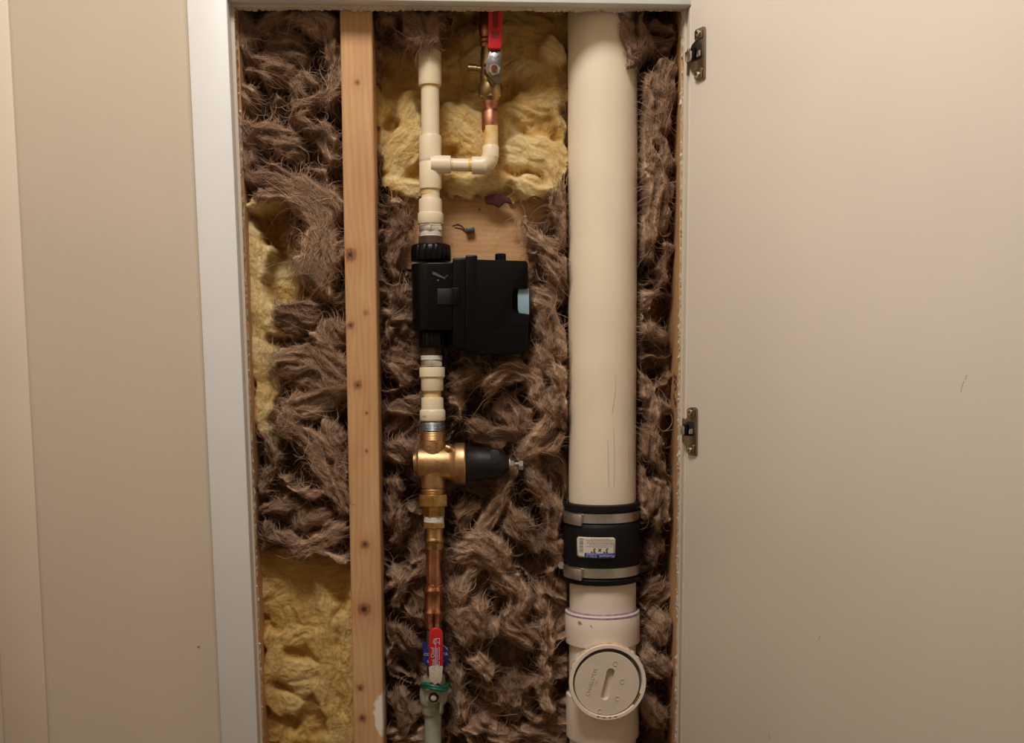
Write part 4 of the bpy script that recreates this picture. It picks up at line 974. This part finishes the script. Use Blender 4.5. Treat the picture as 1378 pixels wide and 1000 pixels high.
# lever: steel strap with red grip, lower part over-painted
YH = .008
def strap(name, pts2, Yf, Yb, mt, parent, bev=.0012):
    fr, bk = pxprism(pts2, Yf, Yb); return MB().prism(fr, bk).build(name, mt, parent, bevel=bev, segs=3)
arc_ = [(586.6-9.6*math.cos(math.radians(a)), 855-9.8*math.sin(math.radians(a))) for a in range(0, 181, 15)]
edge_b = [(596.3,897.5),(593.5,895.6),(591,897),(588.5,893.4),(586,894.6),(583.4,896.4),(580.5,895.8),(577.0,897.8)]
gl_ = strap('red_grip', arc_+edge_b, YH, YH+.0065, M['red'], lv)
wp_ = strap('painted_grip_end', [(577.0,897.8),(580.5,895.8),(583.4,896.4),(586,894.6),(588.5,893.4),(591,897),(593.5,895.6),(596.3,897.5),(594.6,916),(592.5,921),(589,919.6),(585,923),(581,918.6),(578,918)], YH+.0004, YH+.0062, M['paintw'], lv, .0008)
b = MB()
for (x0, y0, Y0), (x1, y1, Y1) in (((586, 914, YH+.003), (585.6, 926, .016)), ((585.6, 926, .016), (584.5, 945, .0205))):
    p, q = P(x0, y0, Y0), P(x1, y1, Y1); hw_ = .0078
    b.prism([p+Vector((-hw_, 0, 0)), p+Vector((hw_, 0, 0)), q+Vector((hw_, 0, 0)), q+Vector((-hw_, 0, 0))], [p+Vector((-hw_, .0025, 0)), p+Vector((hw_, .0025, 0)), q+Vector((hw_, .0025, 0)), q+Vector((-hw_, .0025, 0))])
b.build('lever_strap', M['greyp'], lv, bevel=.0005)
fr, bk = pxprism([(591.5,934),(594.6,933),(595.4,947),(593,960),(591.4,960)], .021, .034); MB().prism(fr, bk).build('lever_stop', M['greyp'], lv, bevel=.0008)
text_obj('printed_text', 'Aqua Chief', 6.6*s_, M['inkl'], gl_, flat_text(582.8, 886, YH-.0004, math.pi/2))
rows = MB()
for x, y0, y1 in ((586.2,869,895),(588.2,872,894),(591.0,871,888),(591.0,890,896)):
    y = y0
    while y < y1:
        l = gl.uniform(.8, 2.4); fr, bk = pxprism([(x-.45,y),(x+.45,y),(x+.45,min(y+l, y1)),(x-.45,min(y+l, y1))], YH-.0003, YH+.0003); rows.append if False else rows.prism(fr, bk); y += l+.5
rows.build('fine_print', M['inkl'], gl_, smooth=0)
b = MB()   # feather crest
for r in (2.4, 3.7, 5.0):
    b.tube([P(588-r*math.sin(a), 863.6-r*.85*math.cos(a), YH-.0002) for a in np.linspace(.1, 2.9, 12)], .0003, 5)
b.tube([P(591.4, 859.2, YH-.0002), P(591.6, 868, YH-.0002)], .0004, 5); b.tube([P(587.4, 859.6, YH-.0002), P(591.6, 859.4, YH-.0002)], .0003, 5)
b.tube([P(587.5, 864, YH-.0002), P(590.5, 864.4, YH-.0002), P(590.2, 866.5, YH-.0002)], .0003, 5)
b.build('printed_crest', M['inkl'], gl_)

# blue tag hung behind the lever
tg = thing_at('shutoff_tag', 587, 882, .024, 'blue plastic cold water shut-off tag behind the bottom red lever', 'tag')
fr, bk = pxprism([(579,866),(594,865.5),(603.5,874),(604,891),(596,901),(579,901.5),(569.5,892),(569.5,874)], .0235, .0245)
MB().prism(fr, bk).build('plate', M['blue'], tg, bevel=.0004)
text_obj('printed_text', 'COLD WATER', 5.0*mpp(P(587, 880, .023)), M['white'], tg, flat_text(586.6, 880.6, .0233))
text_obj('printed_text', 'SHUT OFF', 5.0*mpp(P(587, 880, .023)), M['white'], tg, flat_text(586.2, 890.4, .0233))
b = MB(); fr, bk = pxprism([(568.5,862),(573,865),(576,870),(572,876),(568.5,871)], .026, .027); b.prism(fr, bk); b.build('tag_corner', M['blue'], tg)
b = MB(); b.tube([P(594,867,.0233),P(599,870.5,.0233),P(602.5,874.5,.0233)], .0003, 5); b.build('tag_border', M['white'], tg)

# ------------------------------------------------------------------ staple and paper scrap
sg = thing_at('staple', 632, 312, .078, 'dark bent staple driven into the blocking board', 'staple')
b = MB(); p0 = P(627, 313.5, .078); d_ = Vector((.0105, 0, .001))
b.prism([p0+Vector((0,-.009,0)), p0+d_+Vector((0,-.009,0)), p0+d_+Vector((0,-.009,.0055)), p0+Vector((0,-.009,.0055))], [p0+Vector((0,.004,0)), p0+d_+Vector((0,.004,0)), p0+d_+Vector((0,.004,.0055)), p0+Vector((0,.004,.0055))])
b.build('crown', M['nail'], sg, bevel=.0014)
b = MB(); b.tube([P(609,304,.0775),P(616,301.6,.0772),P(622,304.5,.0772),P(626.5,310,.0765)], .0006, 6); b.tube([P(612,306,.0775),P(621,307.5,.0772),P(627,312,.0765)], .0005, 6); b.build('wire', M['nail'], sg)
scx = [(652,264),(668,260),(686,266),(690,274),(680,272),(672,279),(664,275),(654,274)]
fr, bk = pxprism(scx, .058, .064); tag(MB().prism(fr, bk).build('paper_scrap', M['kraft'], None, bevel=.001), 'dark red paper scrap under the golden insulation edge', 'paper')

# stamp on the right stud
sd = [o for o in bpy.data.objects if o.name.startswith('wall_stud') and 'right drywall' in o.get('label', '')][0]
xs_ = P(914.2, 530, YS).x
b = MB()
for (dy, z0, z1) in ((.012, 506, 512), (.012, 516, 524), (.019, 505, 510), (.019, 512, 517), (.019, 522, 526), (.026, 503, 508), (.026, 530, 538), (.012, 540, 548), (.019, 536, 545), (.026, 512, 516)):
    a_ = P(910, z0, YS+dy).z; c_ = P(910, z1, YS+dy).z
    x_ = P(917-.0075*500, 500, YS).x-.0008
    b.prism([(x_, YS+dy, a_), (x_, YS+dy+.0022, a_), (x_, YS+dy+.0022, c_), (x_, YS+dy, c_)], [(x_+.004, YS+dy, a_), (x_+.004, YS+dy+.0022, a_), (x_+.004, YS+dy+.0022, c_), (x_+.004, YS+dy, c_)])
b.build('lumber_stamp', M['stampi'], sd, smooth=0)

# ------------------------------------------------------------------ hinged door, open towards the camera
DA = math.radians(63)
E0 = P(931, 50, -.0265); E1 = P(921, 590, -.0265)
UD = Vector((math.cos(DA), -math.sin(DA), 0)); ND = Vector((-math.sin(DA), -math.cos(DA), 0))
DX0 = Vector(((E0.x+E1.x)/2, -.0265, 0))
DZ0, DZ1, DWID, DTH = .735, ZT+.03, .62, .018
door = empty('door_1', DX0+Vector((0, 0, DZ0)), 'cream painted flat cupboard door swung open on two hinges', 'door')
door['kind'] = 'structure'
c8 = [DX0, DX0+UD*DWID, DX0+UD*DWID-ND*DTH, DX0-ND*DTH]
MB().prism([c+Vector((0,0,DZ0)) for c in c8], [c+Vector((0,0,DZ1)) for c in c8]).build('panel', M['door'], door, bevel=.0012, segs=2)
def Pd(px, py, lift=0.0):
    d = ray(px, py); o_ = DX0+ND*lift; t = (o_-CAM).dot(ND)/d.dot(ND); return CAM+d*t
M['dscuff'] = mat('door_scuff', (120, 108, 94), .8)
for pts in ([(1293,528),(1295,519),(1297,513)], [(1299,511),(1301,505)], [(1034,986),(1036,996)], [(1101,862),(1104,856)]):
    MB().tube([Pd(x, y, .0) for x, y in pts], .00022, 5).build('scuff_mark', M['dscuff'], door)
def hinge_uv(px, py):     # pixel on the lower hinge -> door-plane coordinates
    q = Pd(px, py)-DX0; return q.dot(UD), q.z
def hinge(name, pc_, label):
    u0, v0 = hinge_uv(930, 581); uu, vv = hinge_uv(*pc_); du = uu-u0; dv = vv-v0
    def W_(px, py, lift):
        u, v = hinge_uv(px, py); return DX0+UD*(u+du)+Vector((0, 0, v+dv))+ND*lift
    cx = W_(930, 581, 0)
    out = [(927.6,550.5),(930,548.2),(937,548),(939.2,550),(939.6,556),(939.2,612),(937,613.2),(929,612.4),(926.6,609.6),(926.2,602),(922.6,598.2),(920.4,593),(919.6,587),(919.6,575),(920.6,569.6),(923,564.6),(927.2,561.4)]
    h = MB().prism([W_(x, y, .0024) for x, y in out], [W_(x, y, .0) for x, y in out]).build(name, M['hinge'], door, bevel=.0007, segs=2)
    h['label'] = label
    def part(nm, pts, l0, l1, mt, bev=.0005, par=h):
        return MB().prism([W_(x, y, l1) for x, y in pts], [W_(x, y, l0) for x, y in pts]).build(nm, mt, par, bevel=bev)
    part('raised_ear', [(927.8,551),(930,549),(936.4,549),(937.6,551),(937.4,562),(929.6,563),(927.8,561)], .002, .0040, M['hinge'])
    part('raised_ear', [(927.2,600),(929,598.6),(936,598.6),(937.2,601),(937,611),(929.4,611),(927.2,608)], .002, .0040, M['hinge'])
    for (x, y) in ((932.4,554.6),(931.6,605.6)):
        c = W_(x, y, .0035); b = MB(); b.tube([c, c+ND*.0016, c+ND*.0021], [.0034, .0034, .0026], 14); s = b.build('screw', M['steel'], h)
        b = MB()
        for dd in (UD, Vector((0, 0, 1))):
            o2 = UD*.0005 if dd is not UD else Vector((0, 0, .0005))
            p = c+ND*.0020; b.prism([p-dd*.0018-o2, p+dd*.0018-o2, p+dd*.0018+o2, p-dd*.0018+o2], [q+ND*.0003 for q in (p-dd*.0018-o2, p+dd*.0018-o2, p+dd*.0018+o2, p-dd*.0018+o2)])
        b.build('screw_slot', M['dark'], h)
    part('cup_shade', [(921.4,571),(928.5,567),(935.8,568.2),(936.4,587),(921.4,586.4)], .0018, .0028, M['dark'])  # dark patch on the plate, shade of the opening painted in
    part('cup_step', [(931,580.5),(932.4,577),(935.6,577),(935.4,584),(931,584)], .0028, .0050, M['steel'])
    part('link_arm', [(919.0,573),(925,573),(927,575),(927,584),(924.6,585.4),(919,584.6)], .0028, .0075, M['steel'])
    part('spring_block', [(925.6,571.4),(929.6,571.4),(929.6,586),(925.6,586)], .0028, .0062, M['black'])
    # frame side: plate on the inner edge of the trim
    zc = cx.z; xe = P(rl(pc_[1])[0], pc_[1], -.018).x
    b = MB(); x_ = xe-.0002
    lo = [(x_-.0016, -.0176, zc-.014), (x_-.0016, -.0106, zc-.014), (x_-.0016, -.0106, zc+.0145), (x_-.0016, -.0176, zc+.0145)]
    b.prism(lo, [(x_+.0002, y, z) for _, y, z in lo]); b.build('frame_plate', M['hinge'], h, bevel=.0004)
    b = MB(); p = W_(919.5, 573.6, .0075); q = W_(919.5, 584.4, .0075)
    a0 = Vector((xe-.0014, -.0165, p.z)); a1 = Vector((xe-.0014, -.0165, q.z)); bb = ND*-.004+Vector((0, 0.002, 0))
    b.prism([a0, p, q, a1], [a0+bb*.4, p+ND*-.0042, q+ND*-.0042, a1+bb*.4]); b.build('bent_link', M['hinge'], h, bevel=.0004)
    return h
hinge('hinge', (930, 581), 'nickel cupboard hinge at mid height of the door')
hinge('hinge', (940.5, 75), 'nickel cupboard hinge near the top of the door')

# ------------------------------------------------------------------ ceiling lamp that lights the closet (above the frame)
cl = empty('ceiling_lamp', (lo.location.x, lo.location.y, 2.51), 'round flush ceiling lamp above the cupboard', 'lamp')
MB().rings([(lo.location.x, lo.location.y, z) for z in (2.5498, 2.547, 2.510, 2.502)], [.17, .175, .175, .168], seg=48).build('base', M['lamp'], cl)
lo.parent = cl; lo.matrix_parent_inverse = cl.matrix_world.inverted()
